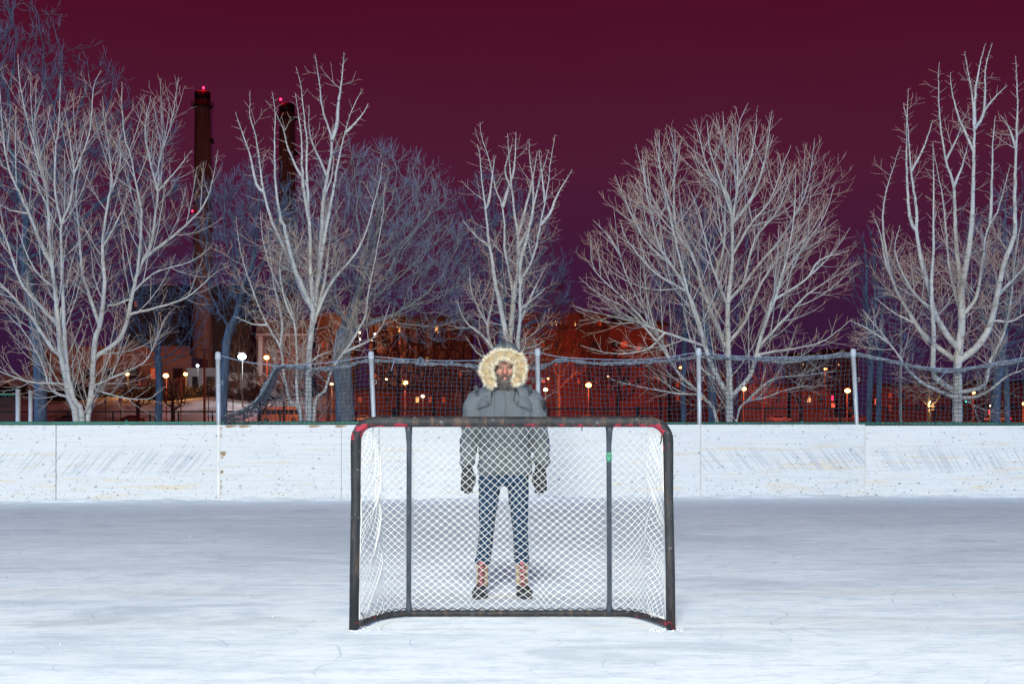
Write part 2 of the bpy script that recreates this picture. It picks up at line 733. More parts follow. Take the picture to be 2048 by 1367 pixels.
scr = k.noise(k.map(v, (0.8, 22, 1), (0, 0, 0.45)), 1.0, 4, 0.6)
c = k.mix(k.step(scr, 0.62, 0.70, 0, 0.55), c, (0.95, 0.96, 0.96))
scr2 = k.noise(k.map(v, (0.7, 19, 1), (0, 0, -0.35)), 1.0, 4, 0.6)
c = k.mix(k.step(scr2, 0.62, 0.70, 0, 0.45), c, (0.50, 0.57, 0.63))
pat = k.noise(k.map(v, (0.55, 0.95, 1)), 1.0, 5, 0.6, 0.8)
c = k.mix(k.step(pat, 0.56, 0.66, 0, 0.50), c, (0.46, 0.53, 0.58))
c = k.mix(k.step(grit, 0.35, 0.75, 0, 0.20), c, (0.95, 0.96, 0.96))
c = k.mix(k.math('MULTIPLY', cuts, 0.52), c, (0.44, 0.53, 0.585))
k.color(c)
k.rough(k.mix(snowy, (0.42, 0.42, 0.42), (0.8, 0.8, 0.8)))
h = k.math('ADD', k.math('MULTIPLY', fine, 0.6), k.math('ADD', k.math('MULTIPLY', grit, 0.5), k.math('MULTIPLY', cuts, -0.4)))
k.bump(h, 0.22, 0.02)
m_ice = k.m
ice = MB()
edge = [(x, d + 0.05) for x, d in JP]
ice.add([(x, -14, 0) for x, d in edge] + [(x, d, 0) for x, d in edge],
        [(i, i + 1, i + 1 + len(edge), i + len(edge)) for i in range(len(edge) - 1)])
tag(ice.build('ice', m_ice, smooth=False), 'scraped white skating rink ice with skate cuts', 'ice', kind='structure')

# loose snow: crumbs shaved off the ice and the ridge left along the boards
m_snow = mottled('loose_snow', (0.74, 0.76, 0.78), (0.62, 0.65, 0.70), 20, 0.9, 0.1, 0.4)
cr = MB()
for i in range(70):
    yy = 5.2 + 17 * RNG.uniform() ** 1.5
    xx = RNG.uniform(-0.36, 0.36) * yy
    r = 0.004 + 0.012 * RNG.uniform() ** 4
    p = RNG.normal(0, 1, (6, 3)) * 0.12 + np.array([[1, 0, 0], [0, 1, 0], [-1, 0, 0], [0, -1, 0], [0, 0, .7], [0, 0, -.5]])
    cr.add(p * r * np.array([1.3, 1.1, 0.8]) + np.array([xx, yy, r * 0.25]), [(0, 1, 4), (1, 2, 4), (2, 3, 4), (3, 0, 4), (1, 0, 5), (2, 1, 5), (3, 2, 5), (0, 3, 5)])
for cx, cy in ((-0.94, 9.42), (0.94, 9.42), (-0.9, 9.5), (0.97, 9.5), (0.9, 9.4)):
    for i in range(14):
        r = RNG.uniform(0.002, 0.006)
        cr.ball((cx + RNG.normal(0, 0.05), cy + RNG.normal(0, 0.04), r * 0.2), (r * 1.4, r * 1.2, r), 6, 4)
tag(cr.build('snow_crumbs', m_snow), 'crumbs of shaved snow lying loose on the ice', 'snow', kind='stuff')
rd = MB()
xs = np.arange(-15, 15, 0.05)
rows = []
for x in xs:
    i = max(0, min(len(JP) - 2, sum(1 for q in JP if q[0] < x) - 1))
    t = (x - JP[i][0]) / (JP[i + 1][0] - JP[i][0])
    d = JP[i][1] + t * (JP[i + 1][1] - JP[i][1]) - 0.012
    hh = 0.022 + 0.022 * (math.sin(x * 3.1) * math.sin(x * 1.3 + 1) + math.sin(x * 11 + 2) * 0.5) + RNG.uniform(0, 0.014)
    hh = max(0.006, hh)
    ww = 0.06 + 0.14 * max(0, math.sin(x * 2.1) * math.sin(x * 0.83)) + RNG.uniform(0, 0.05)
    rows.append([(x, d, hh), (x, d - ww * 0.5, hh * 0.7), (x, d - ww, 0.001)])
rows = np.array(rows)
idx = np.arange(rows.shape[0] * 3).reshape(-1, 3)
rd.add(rows.reshape(-1, 3), np.concatenate([np.stack([idx[:-1, j], idx[1:, j], idx[1:, j + 1], idx[:-1, j + 1]], 1) for j in (0, 1)]))
tag(rd.build('snow_ridge', m_snow), 'low ridge of scraped snow along the foot of the boards', 'snow', kind='stuff')


# ================================================================== rink boards
def board_mat(seed, diag, stain, flecks=1.0, grey=0.0):
    k = NT('board_plastic', 0.55, 0.25)
    p = k.map(k.obj(), loc=(seed * 5.7, 0, 0))
    x0, _, z0 = k.sep(k.obj())
    p2 = k.comb(k.sep(p)[0], seed * 3.3, z0)
    grain = k.noise(k.map(p2, (1.2, 1, 60)), 1.0, 5, 0.7)
    c = k.mix(k.step(grain, 0.42, 0.74), (0.59, 0.605, 0.62), (0.48, 0.495, 0.515))
    cloud = k.noise(k.map(p2, (1.1, 1, 5)), 1.0, 4, 0.6)
    c = k.mix(k.step(cloud, 0.55, 0.78, 0, 0.30 + grey), c, (0.45, 0.47, 0.49))
    # worn tan streaks
    tn = k.noise(k.map(p2, (1.0, 1, 16)), 1.0, 5, 0.62, 0.3)
    tm = k.step(tn, 0.585 - stain, 0.66 - stain)
    zone = k.math('MULTIPLY', k.step(z0, 0.02, 0.1), k.step(z0, 0.78, 0.9, 1, 0))
    c = k.mix(k.math('MULTIPLY', k.math('MULTIPLY', tm, zone), 0.62), c, (0.60, 0.49, 0.32))
    # slanting scrape marks
    if diag:
        q = k.map(p2, (1, 1, 1), (0, R(-40 * diag), 0))
        qx, qy, qz = k.sep(q)
        st = k.noise(k.comb(k.math('MULTIPLY', qx, 27.0), k.math('MULTIPLY', qy, 1.0), k.math('MULTIPLY', qz, 0.7)), 1.0, 2, 0.5, 0.0)
        brk = k.noise(k.map(p2, (1.6, 1, 1.0)), 1.0, 3)
        band = k.math('MULTIPLY', k.step(z0, 0.36, 0.50), k.step(z0, 0.68, 0.84, 1, 0))
        mk = k.math('MULTIPLY', k.math('MULTIPLY', k.step(st, 0.51, 0.56), band), k.step(brk, 0.30, 0.46))
        c = k.mix(k.math('MULTIPLY', mk, 0.58), c, (0.38, 0.405, 0.45))
    # puck marks, thicker towards the ice
    for sc_, thr, size in ((10, 0.86, 0.16), (19, 0.86, 0.21), (27, 0.82, 0.20)):
        wob = k.noise(p2, 30, 3, color=True)
        n = k.new('ShaderNodeVectorMath')
        n.operation = 'MULTIPLY_ADD'
        k.put(n.inputs[0], wob)
        n.inputs[1].default_value = (0.03, 0.03, 0.03)
        k.put(n.inputs[2], k.map(k.comb(k.sep(p2)[0], z0, 0.0), (0.8, 1.25, 1), (0, 0, 0.35), (seed * 3.7, sc_ * 0.31, 0)))
        vo = k.voro(n.outputs[0], sc_)
        rn = k.sep(vo.outputs['Color'])
        low = k.step(z0, 0.0, 0.55, 0.23, -0.03)
        on = k.step(k.math('ADD', rn[0], k.math('MULTIPLY', low, flecks)), thr, thr + 0.02)
        sz = k.math('MULTIPLY', k.math('ADD', rn[1], 0.35), size)
        dot = k.math('LESS_THAN', vo.outputs['Distance'], sz)
        c = k.mix(k.math('MULTIPLY', k.math('MULTIPLY', dot, on), k.math('ADD', k.math('MULTIPLY', rn[2], 0.55), 0.12)), c, (0.09, 0.13, 0.18))
    rim = k.math('MAXIMUM', k.step(x0, 0.0, 0.03, 1, 0), k.step(z0, 1.12, 1.15, 0, 1))
    c = k.mix(k.math('MULTIPLY', rim, k.step(k.noise(p2, 14, 3), 0.55, 0.62, 0, 0.5)), c, (0.35, 0.26, 0.17))
    k.color(c)
    k.bump(k.math('ADD', grain, k.math('MULTIPLY', cloud, 2.0)), 0.12, 0.01)
    return k.m


m_wood = mottled('raw_wood', (0.40, 0.29, 0.17), (0.24, 0.17, 0.10), 9, 0.8, 0.1, 0.4, stretch=(1, 1, 6))
m_galv = mottled('galvanised_steel', (0.50, 0.52, 0.54), (0.34, 0.36, 0.38), 7, 0.45, 0.4, 0.1, 0.25, stretch=(3, 3, 0.6))
m_backing = mottled('weathered_framing', (0.10, 0.10, 0.10), (0.05, 0.05, 0.055), 5)
m_bluepaint = mottled('blue_ink', (0.10, 0.25, 0.42), (0.2, 0.4, 0.55), 20)
BL = ['white rink board in the far stretch of the rink, clean upper edge', 'white rink board outside the picture on the rink side with the gate',
      'white rink board with grey slanting scrapes under the green chain link gate posts', 'white rink board with a tan streak over dense slanting scrapes, beside the bare post',
      'white rink board with chipped brown wood along one edge, beside the hockey goal', 'white rink board seen through the goal net beside the person',
      'white rink board behind the person, seen through the goal net', 'white rink board with falling slanted scrapes and long tan stains along its foot',
      'white rink board with sparse thin falling scrapes and many dark puck marks', 'white rink board past the last net post', 'white rink board at the far end of the row']
DG = [1, 1, 1, 1, 0, 0, 0, -1, -1, -1, -1]
ST = [0, .02, .03, .02, -.02, 0, 0.0, .03, .0, 0, 0]
for i in range(len(JP) - 1):
    (xa, ya), (xb, yb) = JP[i], JP[i + 1]
    L = math.hypot(xb - xa, yb - ya)
    t = thing('rink_board', BL[i], 'rink board', (xa, ya, 0), math.atan2(yb - ya, xb - xa), 'rink boards along the far side of the ice')
    dg = DG[i] * (0.75 if i == 8 else 1)
    h = 1.152 - (0.018 if i >= 8 else 0)
    p = MB().box(0.004, L - 0.004, 0, 0.022, 0.0, h)
    bevel(p.build('panel', board_mat(i + 1, dg, ST[i], 1.0, 0.2 if i == 4 else 0), t, smooth=False), 0.003, 2)
    fr = MB().box(0.0, L, 0.05, 0.14, h - 0.12, h - 0.03).box(0.0, L, 0.05, 0.14, 0.03, 0.14)
    fr.box(-0.06, 0.06, 0.024, 0.05, 0.01, h - 0.01)
    for q in (0.6, 1.2, 1.8):
        fr.box(q, q + 0.05, 0.05, 0.139, 0.14, h - 0.12)
    fr.build('framing', m_backing, t, smooth=False)
    if i == 4:
        CH = []
        for z, hh, ww in ((1.10, .06, .02), (1.02, .03, .015), (0.98, .05, .02), (0.72, .08, .09), (0.66, .03, .05), (0.44, .05, .045), (0.30, .04, .02), (0.22, .10, .018), (0.12, .05, .012)):
            pr = []
            for a in range(9):
                an = a / 9 * 2 * math.pi
                pr.append((0.03 + ww * 0.5 + math.cos(an) * ww * RNG.uniform(0.35, 0.65), z + math.sin(an) * hh * RNG.uniform(0.35, 0.6)))
            CH.append(MB().prism(pr, -0.006, 0.006))
        for x in (0.10, 0.3, 1.35, 1.75):
            CH.append(MB().prism([(x, 1.118), (x + 0.06, 1.11), (x + 0.13, 1.12), (x + 0.2, 1.135), (x + 0.12, 1.148), (x + 0.02, 1.146)], -0.004, 0.006))
        for ch in CH:
            ch.build('wood_chip', m_wood, t, smooth=False)
        MB().box(-0.016, 0.012, -0.012, -0.001, 0.0, 1.15).build('joint_strip', m_galv, t, smooth=False)
        MB().box(1.846, 1.852, -0.001, 0.003, 0.0, 1.15).build('seam', m_backing, t, smooth=False)
    if i in (7, 8):
        MB().box(-0.007, 0.003, -0.008, -0.001, 0.0, 1.148).build('joint_strip', m_galv, t, smooth=False)
    if i == 4:
        pass

# ================================================================== green chain-link fence behind the boards
m_green = mottled('green_paint', (0.035, 0.20, 0.15), (0.025, 0.13, 0.10), 6, 0.45, 0.4)
m_greenwire = mottled('green_wire', (0.02, 0.07, 0.06), (0.015, 0.05, 0.045), 6, 0.5, 0.4)
fo = 0.55


def fence_at(px):
    xs = [q[0] for q in JOINT]
    return float(np.interp(px, xs, [q[1] for q in JOINT])) + fo


ft = thing('chain_link_fence', 'low green chain link fence running along behind the rink boards', 'fence', (0, 24.6, 0))
o0 = np.array([0, 24.6, 0])
rail = []
for px in range(-840, 2700, 40):
    d = fence_at(px)
    rail.append(np.array([(px - 1024) * d / F, d, 1.178 - 0.012 * (px > 1300) - 0.03 * max(0, (px - 1700) / 1000)]) - o0)
MB().tube(rail, 0.025, 8).build('top_rail', m_green, ft)
rl = np.array(rail)
for px in [-581, -303, -25, 253, 531, 809, 1087, 1325, 1604, 1878, 2150, 2430]:
    d = fence_at(px)
    x = (px - 1024) * d / F
    z = float(np.interp(x, rl[:, 0], rl[:, 2]))
    p = MB().tube([(x, d - 24.6, 0), (x, d - 24.6, z - 0.02)], 0.026, 8)
    po = p.build('fence_post', m_green, ft)
    MB().tube([(x, d - 24.6, z - 0.05), (x, d - 24.6, z - 0.02), (x, d - 24.6, z + 0.03), (x, d - 24.6, z + 0.045)], [0.03, 0.034, 0.03, 0.012], 8).build('post_cap', m_green, po)
wm = MB()
xs = np.arange(rl[0, 0], rl[-1, 0], 0.035)
yy = np.interp(xs, rl[:, 0], rl[:, 1])
zz = np.interp(xs, rl[:, 0], rl[:, 2])
nz_ = 24
for i in range(len(xs) - nz_):
    for sgn in (0, 1):
        j = np.arange(0, nz_ + 1, 6)
        ii = i + j if sgn == 0 else i + nz_ - j
        P = np.stack([xs[ii], yy[ii] + 0.022, zz[ii] - 0.005 - j * 0.035 * 1.0], 1)
        if i % 2 == 0:
            wm.tube(P, 0.0022, 3, caps=False)
wm.build('wire_mesh', m_greenwire, ft)

# gate posts and gate at the far left
gd = 27.0
gt = thing('chain_link_gate', 'green chain link gate between two short galvanised posts behind the boards', 'gate', W(0, HOR + CAM_H * F / gd, gd))
g0 = np.array(gt.location)
for px, ty, r in ((36, 782, 0.042), (61, 784, 0.036)):
    a = np.array(W(px, ty, gd)) - g0
    po = MB().tube([(a[0], 0, 0), (a[0], 0, a[2])], r, 10).build('gate_post', m_galv, gt)
    MB().tube([(a[0], 0, a[2]), (a[0], 0, a[2] + 0.02), (a[0], 0, a[2] + 0.035)], [r * 1.12, r * 1.1, r * 0.4], 10).build('post_cap', m_galv, po)
zt = (np.array(W(0, 788, gd)) - g0)[2]
MB().tube([(-3.2, 0.02, zt), (0.27, 0.02, zt), (0.27, 0.02, 0.1), (-3.2, 0.02, 0.1)], 0.018, 6).build('gate_frame', m_green, gt)
wm = MB()
for i in range(-60, 62):
    for sg in (1, -1):
        P = []
        for z in (0.1, zt):
            x = i * 0.06 + sg * (z - 0.1)
            P.append((x, 0.02, z))
        a, b = np.array(P[0]), np.array(P[1])
        for q in (a, b):
            pass
        lo, hi = -3.2, 0.27
        t0, t1 = 0.0, 1.0
        dx = b[0] - a[0]
        for lim, s_ in ((lo, 1), (hi, -1)):
            ta = (lim - a[0]) / dx
            if (a[0] - lim) * s_ < 0:
                t0 = max(t0, ta)
            if (b[0] - lim) * s_ < 0:
                t1 = min(t1, ta)
        if t1 > t0:
            wm.tube([a + (b - a) * t0, a + (b - a) * t1], 0.003, 3, caps=False)
wm.build('wire_mesh', m_greenwire, gt)

# ================================================================== net posts, rope and safety net
PD = [24.1, 24.35, 24.6, 24.95, 25.3, 25.1]
POST = [(436, 704, 437), (742, 703, 748), (1075, 697, 1077), (1397, 696, 1399), (1706, 698, 1714), (2098, 690, 2094)]
NAMES = ['straight galvanised net post standing clear of the torn end of the net', 'galvanised net post leaning a little, next to the thick dark trunk', 'galvanised net post at the shoulder of the person in the parka',
         'upright galvanised net post in front of the round crowned tree', 'galvanised net post leaning beside the street lamp and the gap in the trees', 'galvanised net post at the far end of the net']
m_cap = mottled('cast_cap', (0.45, 0.48, 0.52), (0.34, 0.37, 0.42), 12, 0.5, 0.4)
tops = []
for (tx, ty, bx), d, nm in zip(POST, PD, NAMES):
    top = np.array(W(tx, ty, d))
    bot = np.array(W(bx, HOR + CAM_H * F / d, d))
    lean = (top[0] - bot[0]) / (top[2] - 1.1) * top[2]
    bot[0] = top[0] - lean
    t = thing('net_post', nm, 'post', bot, 0, 'galvanised posts that carry the safety net')
    l = top - bot
    MB().tube([(0, 0, 0), l * 0.5, l * 0.97], 0.036, 12).build('pole', m_galv, t)
    MB().tube([l * 0.95, l * 0.955, l * 0.985, l * 1.0, l * 1.004], [0.043, 0.046, 0.046, 0.038, 0.012], 12).build('cap', m_cap, t)
    MB().tube([l * 0.80 + np.array([0.03, -0.035, 0]), l * 0.80 + np.array([0.07, -0.045, 0.01]), l * 0.80 + np.array([0.075, -0.045, -0.03]), l * 0.79 + np.array([0.03, -0.035, -0.03])], 0.005, 5).build('hook', m_galv, t)
    tops.append(top)

m_rope = mottled('blue_rope', (0.20, 0.28, 0.40), (0.30, 0.38, 0.50), 60, 0.7, 0.2)
ROPE = [(436, 709), (485, 722), (545, 729), (620, 728), (690, 720), (742, 713), (800, 717), (880, 721), (960, 720), (1020, 711), (1075, 705), (1110, 712), (1170, 717), (1260, 719), (1340, 713), (1397, 705), (1460, 711), (1560, 714), (1640, 711), (1706, 705), (1760, 715), (1830, 730), (1880, 736), (1930, 735), (1990, 725), (2050, 714), (2098, 700)]


def net_d(px):
    return float(np.interp(px, [p[0] for p in POST], PD)) + 0.055


rp_ = catmull([tuple(W(x, y, net_d(x) - 0.0)) for x, y in ROPE], 0.08)
rt_ = thing('support_rope', 'thin blue rope strung from post to post above the safety net', 'rope', (rp_[0][0], rp_[0][1], 0))
r0_ = np.array(rt_.location)
MB().tube(rp_ - r0_, 0.0060, 6).build('rope_line', m_rope, rt_)
BORD = [(441, 833), (470, 824), (500, 810), (521, 789), (538, 758), (548, 739), (556, 733), (610, 735), (655, 737), (700, 730), (722, 723), (745, 722), (800, 722), (850, 727), (900, 728), (960, 733), (1030, 736), (1075, 735), (1100, 727), (1128, 720), (1200, 727), (1300, 723), (1370, 717), (1397, 713), (1470, 717), (1560, 719), (1640, 715), (1700, 711), (1730, 712), (1790, 724), (1860, 738), (1905, 742), (1960, 733), (2040, 722), (2098, 708), (2150, 716)]
bx_, by_ = np.array([b[0] for b in BORD], float), np.array([b[1] for b in BORD], float)
rx_, ry_ = np.array([b[0] for b in ROPE], float), np.array([b[1] for b in ROPE], float)
for px in list(range(560, 2090, 57)):
    yr = np.interp(px, rx_, ry_)
    yb = np.interp(px, bx_, by_)
    MB().tube([np.array(W(px, yr, net_d(px))) - r0_, np.array(W(px + 2, (yr + yb) / 2, net_d(px) - 0.02)) - r0_, np.array(W(px - 1, yb + 2, net_d(px) - 0.02)) - r0_], 0.005, 4).build('rope_tie', m_rope, rt_)
for pts in ([(835, 729), (836, 718), (841, 714), (846, 718), (845, 723)], [(893, 728), (895, 721), (902, 720), (908, 727)], [(788, 722), (784, 735), (782, 742)], [(1895, 737), (1884, 752), (1872, 768)], [(2025, 718), (2030, 722), (2035, 716)], [(437, 828), (425, 828), (414, 828)]):
    MB().tube([np.array(W(x, y, net_d(x) - 0.03)) - r0_ for x, y in pts], 0.006, 4).build('rope_tie', m_rope, rt_)

m_netcord = mottled('net_cord', (0.06, 0.08, 0.115), (0.045, 0.065, 0.095), 30, 0.7, 0.25)
k = NT('border_tarp', 0.38, 0.5)
v = k.obj()
cr_ = k.noise(k.map(v, (22, 22, 40)), 1.0, 5, 0.7, 1.0)
k.color(k.mix(k.step(cr_, 0.4, 0.65), (0.04, 0.048, 0.065), (0.27, 0.295, 0.34)))  # pale flecks put the crinkled plastic's sheen into the colour
k.bump(cr_, 1.0, 0.03)
m_tarp = k.m
nt = thing('safety_net', 'dark blue square mesh puck net hanging between the posts, torn loose at one end', 'net', (0, 24.6, 0))
n0 = np.array([0, 24.6, 0])
bp = catmull([tuple(np.array(W(x, y, net_d(x))) - n0) for x, y in BORD], 0.05)
bm_ = MB()
wr = 0.027 + 0.006 * np.sin(np.arange(len(bp)) * 0.9) + RNG.uniform(-0.006, 0.006, len(bp))
wr[:14] = np.linspace(0.008, 0.02, 14)
bp2 = bp.copy()
bp2[:, 2] += RNG.normal(0, 0.004, len(bp))
bm_.tube(bp2, wr * 0.5, 8, flat=2.5)
bm_.build('border_band', m_tarp, nt)
bx3 = bp[:, 0]
top_z = lambda x: float(np.interp(x, bx3, bp[:, 2]))
dep = lambda x: float(np.interp(x, bx3, bp[:, 1]))
mesh = MB()
cell = 0.072
cols = np.arange(bx3[0] + 0.05, bx3[-1], cell)
hrow = []
for ci, x in enumerate(cols):
    zt, d = top_z(x), dep(x)
    nrow = 18
    zb = 0.95
    P = []
    lean = 0.10 * math.sin(x * 0.9) + 0.05 * math.sin(x * 2.3)
    for j in range(nrow):
        t = j / (nrow - 1)
        P.append((x + lean * t * 0.6 + 0.008 * math.sin(j * 1.3 + ci), d + 0.03 * math.sin(t * 3.1) * math.sin(x * 1.7) + 0.02, zt + (zb - zt) * t + 0.008 * math.sin(ci * 0.8 + j) * (t < 0.98)))
    hrow.append(P)
    mesh.tube(P, 0.0044, 3, caps=False)
hrow = np.array(hrow)
for j in range(1, 18):
    mesh.tube(hrow[:, j, :], 0.0044, 3, caps=False)
# gathered folds of the torn end
for i in range(26):
    P = []
    o_ = RNG.uniform(-1, 1, 3) * np.array([0.02, 0.03, 0.0])
    lo = RNG.uniform(0.02, 0.16)
    for x in np.arange(bx3[0] + 0.02, bx3[0] + 0.92, 0.06):
        u = (x - bx3[0]) / 0.9
        P.append((x + o_[0] + lo * 0.5, dep(x) + o_[1], top_z(x) - lo * math.sin(math.pi * min(1, u * 0.9 + 0.1)) + RNG.normal(0, 0.01)))
    mesh.tube(P, 0.0042, 3, caps=False)
for i in range(10):
    P = [np.array(W(442 + RNG.uniform(-2, 2) + q * 14, 833 + q * 22, net_d(440) + RNG.uniform(-.02, .02))) - n0 for q in (0, .35, .7, 1.0)]
    mesh.tube(P, 0.006, 3, caps=False)
mesh.build('net_mesh', m_netcord, nt)

# ================================================================== hockey goal
GD = 9.45
k = NT('worn_goal_paint', 0.62, 0.22, 0.0)
p = k.obj()
x, y, z = k.sep(p)
n = k.noise(k.map(p, (5, 5, 5)), 1.0, 6, 0.65)
n2 = k.noise(p, 22, 5, 0.7)
rust = k.noise(k.map(p, (26, 26, 3)), 1.0, 5, 0.7)
c = k.mix(k.step(n, 0.35, 0.7), (0.015, 0.0165, 0.020), (0.029, 0.031, 0.036))
c = k.mix(k.step(rust, 0.50, 0.66, 0, 0.85), c, (0.085, 0.055, 0.040))
c = k.mix(k.step(n2, 0.60, 0.70, 0, 0.7), c, (0.20, 0.20, 0.21))
ax = k.math('ABSOLUTE', x)
low = k.math('MULTIPLY', k.step(z, 0.06, 0.05, 0, 0.85), k.step(ax, 0.70, 0.86))
corner = k.math('MAXIMUM', low, k.math('MULTIPLY', k.step(ax, 0.80, 0.95), k.step(z, 0.98, 1.2)))
inner = k.math('MULTIPLY', k.math('MAXIMUM', k.step(ax, 0.923, 0.912, 0, 1), 0.0), k.math('MULTIPLY', k.step(z, 1.20, 1.19, 0, 1), k.step(z, 0.06, 0.10)))
under = k.math('MULTIPLY', k.step(z, 1.249, 1.236, 0, 1), k.step(z, 1.19, 1.2))
under = k.math('MULTIPLY', under, k.step(ax, 0.0, 0.9, 0.30, 0.62))
w = k.math('MAXIMUM', k.math('MULTIPLY', corner, 0.40), k.math('MULTIPLY', k.math('ADD', k.math('MULTIPLY', inner, 0.55), under), 0.85))
redn = k.noise(k.map(p, (13, 13, 13)), 1.0, 6, 0.7)
red = k.step(k.math('ADD', k.math('MULTIPLY', redn, 1.15), k.math('MULTIPLY', w, 0.45)), 0.80, 0.83)
c = k.mix(red, c, (0.26, 0.018, 0.04))
k.color(c)
k.bump(k.math('ADD', n2, red), 0.25, 0.004)
m_goal = k.m
m_black = mottled('black_pipe', (0.022, 0.030, 0.045), (0.05, 0.06, 0.08), 14, 0.5, 0.4, 0.2, stretch=(2, 2, 0.5))
k = NT('net_twine', 0.8, 0.15)
k.color(k.mix(k.noise(k.obj(), 4, 3), (0.80, 0.80, 0.78), (0.66, 0.65, 0.61)))
m_twine = k.m
m_lace = mottled('black_lace', (0.03, 0.035, 0.045), (0.015, 0.02, 0.025), 30, 0.7)
m_tape = mottled('green_tape', (0.10, 0.36, 0.22), (0.04, 0.14, 0.10), 40, 0.6)

gl = thing('hockey_goal', 'worn dark steel hockey goal with red paint at its corners and a white net', 'goal', (0, GD, 0))
HW, HT, PR = 0.944, 1.254, 0.0285
pts = [(-HW - .012, 0, -0.01), (-HW - .008, 0, 0.35), (-HW, 0, 0.8), (-HW, 0, HT - 0.13)]
for a in np.linspace(0, 90, 9)[1:-1]:
    pts.append((-HW + 0.115 - 0.115 * math.cos(R(a)), 0, HT - 0.115 + 0.115 * math.sin(R(a))))
pts += [(-HW + 0.13, 0, HT), (-0.3, 0, HT), (0.3, 0, HT - .001), (HW - 0.13, 0, HT)]
for a in np.linspace(90, 0, 9)[1:-1]:
    pts.append((HW - 0.115 + 0.115 * math.cos(R(a)), 0, HT - 0.115 + 0.115 * math.sin(R(a))))
pts += [(HW, 0, HT - 0.13), (HW + .002, 0, 0.8), (HW + .012, 0, 0.35), (HW + .016, 0, -0.01)]
rr = [PR] * len(pts)
mid = len(pts) // 2
for i in range(3, len(pts) - 3):
    rr[i] = 0.0315
MB().tube(pts, rr, 20).build('front_frame', m_goal, gl)
RD = 0.60
base_c = [(-0.925, 0.02, 0.035), (-0.90, 0.12, 0.03), (-0.875, 0.28, 0.028), (-0.82, 0.44, 0.026), (-0.72, RD - 0.03, 0.024), (-0.60, RD, 0.024), (0, RD + .005, 0.024), (0.60, RD, 0.024), (0.74, RD - 0.02, 0.024), (0.82, 0.46, 0.026), (0.88, 0.28, 0.028), (0.925, 0.10, 0.03), (0.945, 0.01, 0.035)]
bc = catmull(base_c, 0.03)
MB().tube(bc, 0.019, 12).build('base_frame', m_goal, gl)
for x0, x1 in ((-0.626, -0.662), (0.590, 0.624)):
    P = np.array([(x0, 0.02, HT - 0.02), (x0, 0.04, HT - 0.06), (x0, 0.075, HT - 0.14), ((x0 + x1) / 2, 0.32, 0.62), (x1, RD - 0.03, 0.11), (x1, RD - 0.01, 0.06), (x1, RD, 0.03)])
    so = MB().tube(P, [0.024, 0.020, 0.0155, 0.0155, 0.0155, 0.019, 0.025], 12).build('back_support', m_black, gl)
    if x0 > 0:
        q0, q1 = P[2], P[3]
        tp_ = MB()
        rs_ = []
        a0 = q0 + (q1 - q0) * 0.085
        a1 = q0 + (q1 - q0) * 0.20
        tp_.tube([a0, a0 * .7 + a1 * .3, a0 * .3 + a1 * .7, a1], [0.0164, 0.0171, 0.0168, 0.0164], 12)
        tp_.build('tape_wrap', m_tape, so)

# the net: diamonds of white twine tied to the crossbar, the posts and the base bar
plen = np.concatenate([[0], np.cumsum(np.linalg.norm(np.diff(bc, axis=0), axis=1))])
TL = plen[-1]


def base_pt(s):
    return np.array([np.interp(s, plen, bc[:, q]) for q in range(3)])


NU, NV = 98, 50
side = 0.155
grid = np.zeros((NU + 1, NV + 1, 3))
nr = np.random.default_rng(3)
ph = nr.uniform(0, 6.28, 12)
for i in range(NU + 1):
    u = i / NU
    B = base_pt(u * TL)
    B = B + np.array([0, 0.012, 0.012])
    if u < side:
        tt = u / side
        T = np.array([-HW + 0.03 + 0.085 * tt, 0.02 + 0.05 * tt, HT - 0.10 + 0.07 * tt])
    elif u > 1 - side:
        tt = (1 - u) / side
        T = np.array([HW - 0.03 - 0.085 * tt, 0.02 + 0.05 * tt, HT - 0.10 + 0.07 * tt])
    else:
        tt = (u - side) / (1 - 2 * side)
        T = np.array([-HW + 0.115 + (2 * HW - 0.23) * tt, 0.025, HT - 0.028])
    edge = min(1.0, min(u, 1 - u) / 0.05)
    for j in range(NV + 1):
        v = j / NV
        p = T + (B - T) * (v ** (0.92 if side <= u <= 1 - side else 1.0))
        bulge = math.sin(math.pi * v ** 0.75)
        if side <= u <= 1 - side:
            c_ = math.sin(math.pi * (u - side) / (1 - 2 * side))
            p[1] += bulge * (0.11 + 0.06 * c_ + 0.03 * math.sin(9 * u + ph[0]))
            p[0] += bulge * 0.028 * math.sin(14 * u + 3 * v + ph[1]) * (1 - c_ * .5)
            # two gathered pulls low in the middle
            for gx, gw in ((0.395, 0.035), (0.575, 0.04)):
                pull = math.exp(-((u - gx) / gw) ** 2) * max(0, (v - 0.55) / 0.45) ** 2
                p[0] += (gx - u) * pull * 1.5
                p[2] -= pull * 0.025
                p[1] += pull * 0.05
        else:
            sg = -1 if u < 0.5 else 1
            q = (u if u < 0.5 else 1 - u) / side
            out = bulge * math.sin(math.pi * min(1, q * 0.9 + 0.06)) * edge
            low = v ** 1.5
            if sg > 0:
                p[0] += out * (0.015 + 0.12 * low) + 0.016 * math.sin(20 * v + 8 * q + ph[2]) * edge
            else:
                p[0] += out * (0.05 - 0.02 * low) + 0.018 * math.sin(23 * v + 7 * q + ph[3]) * edge
            p[1] += out * 0.06 + 0.015 * math.sin(17 * v + 9 * q + ph[4]) * edge
        # slack in the twine
        p[0] += 0.006 * math.sin(31 * u + 11 * v + ph[5]) * bulge + nr.normal(0, 0.0012)
        p[2] += 0.006 * math.sin(27 * u - 9 * v + ph[6]) * bulge + nr.normal(0, 0.0012)
        p[2] = max(p[2], 0.012)
        grid[i, j] = p
net = MB()
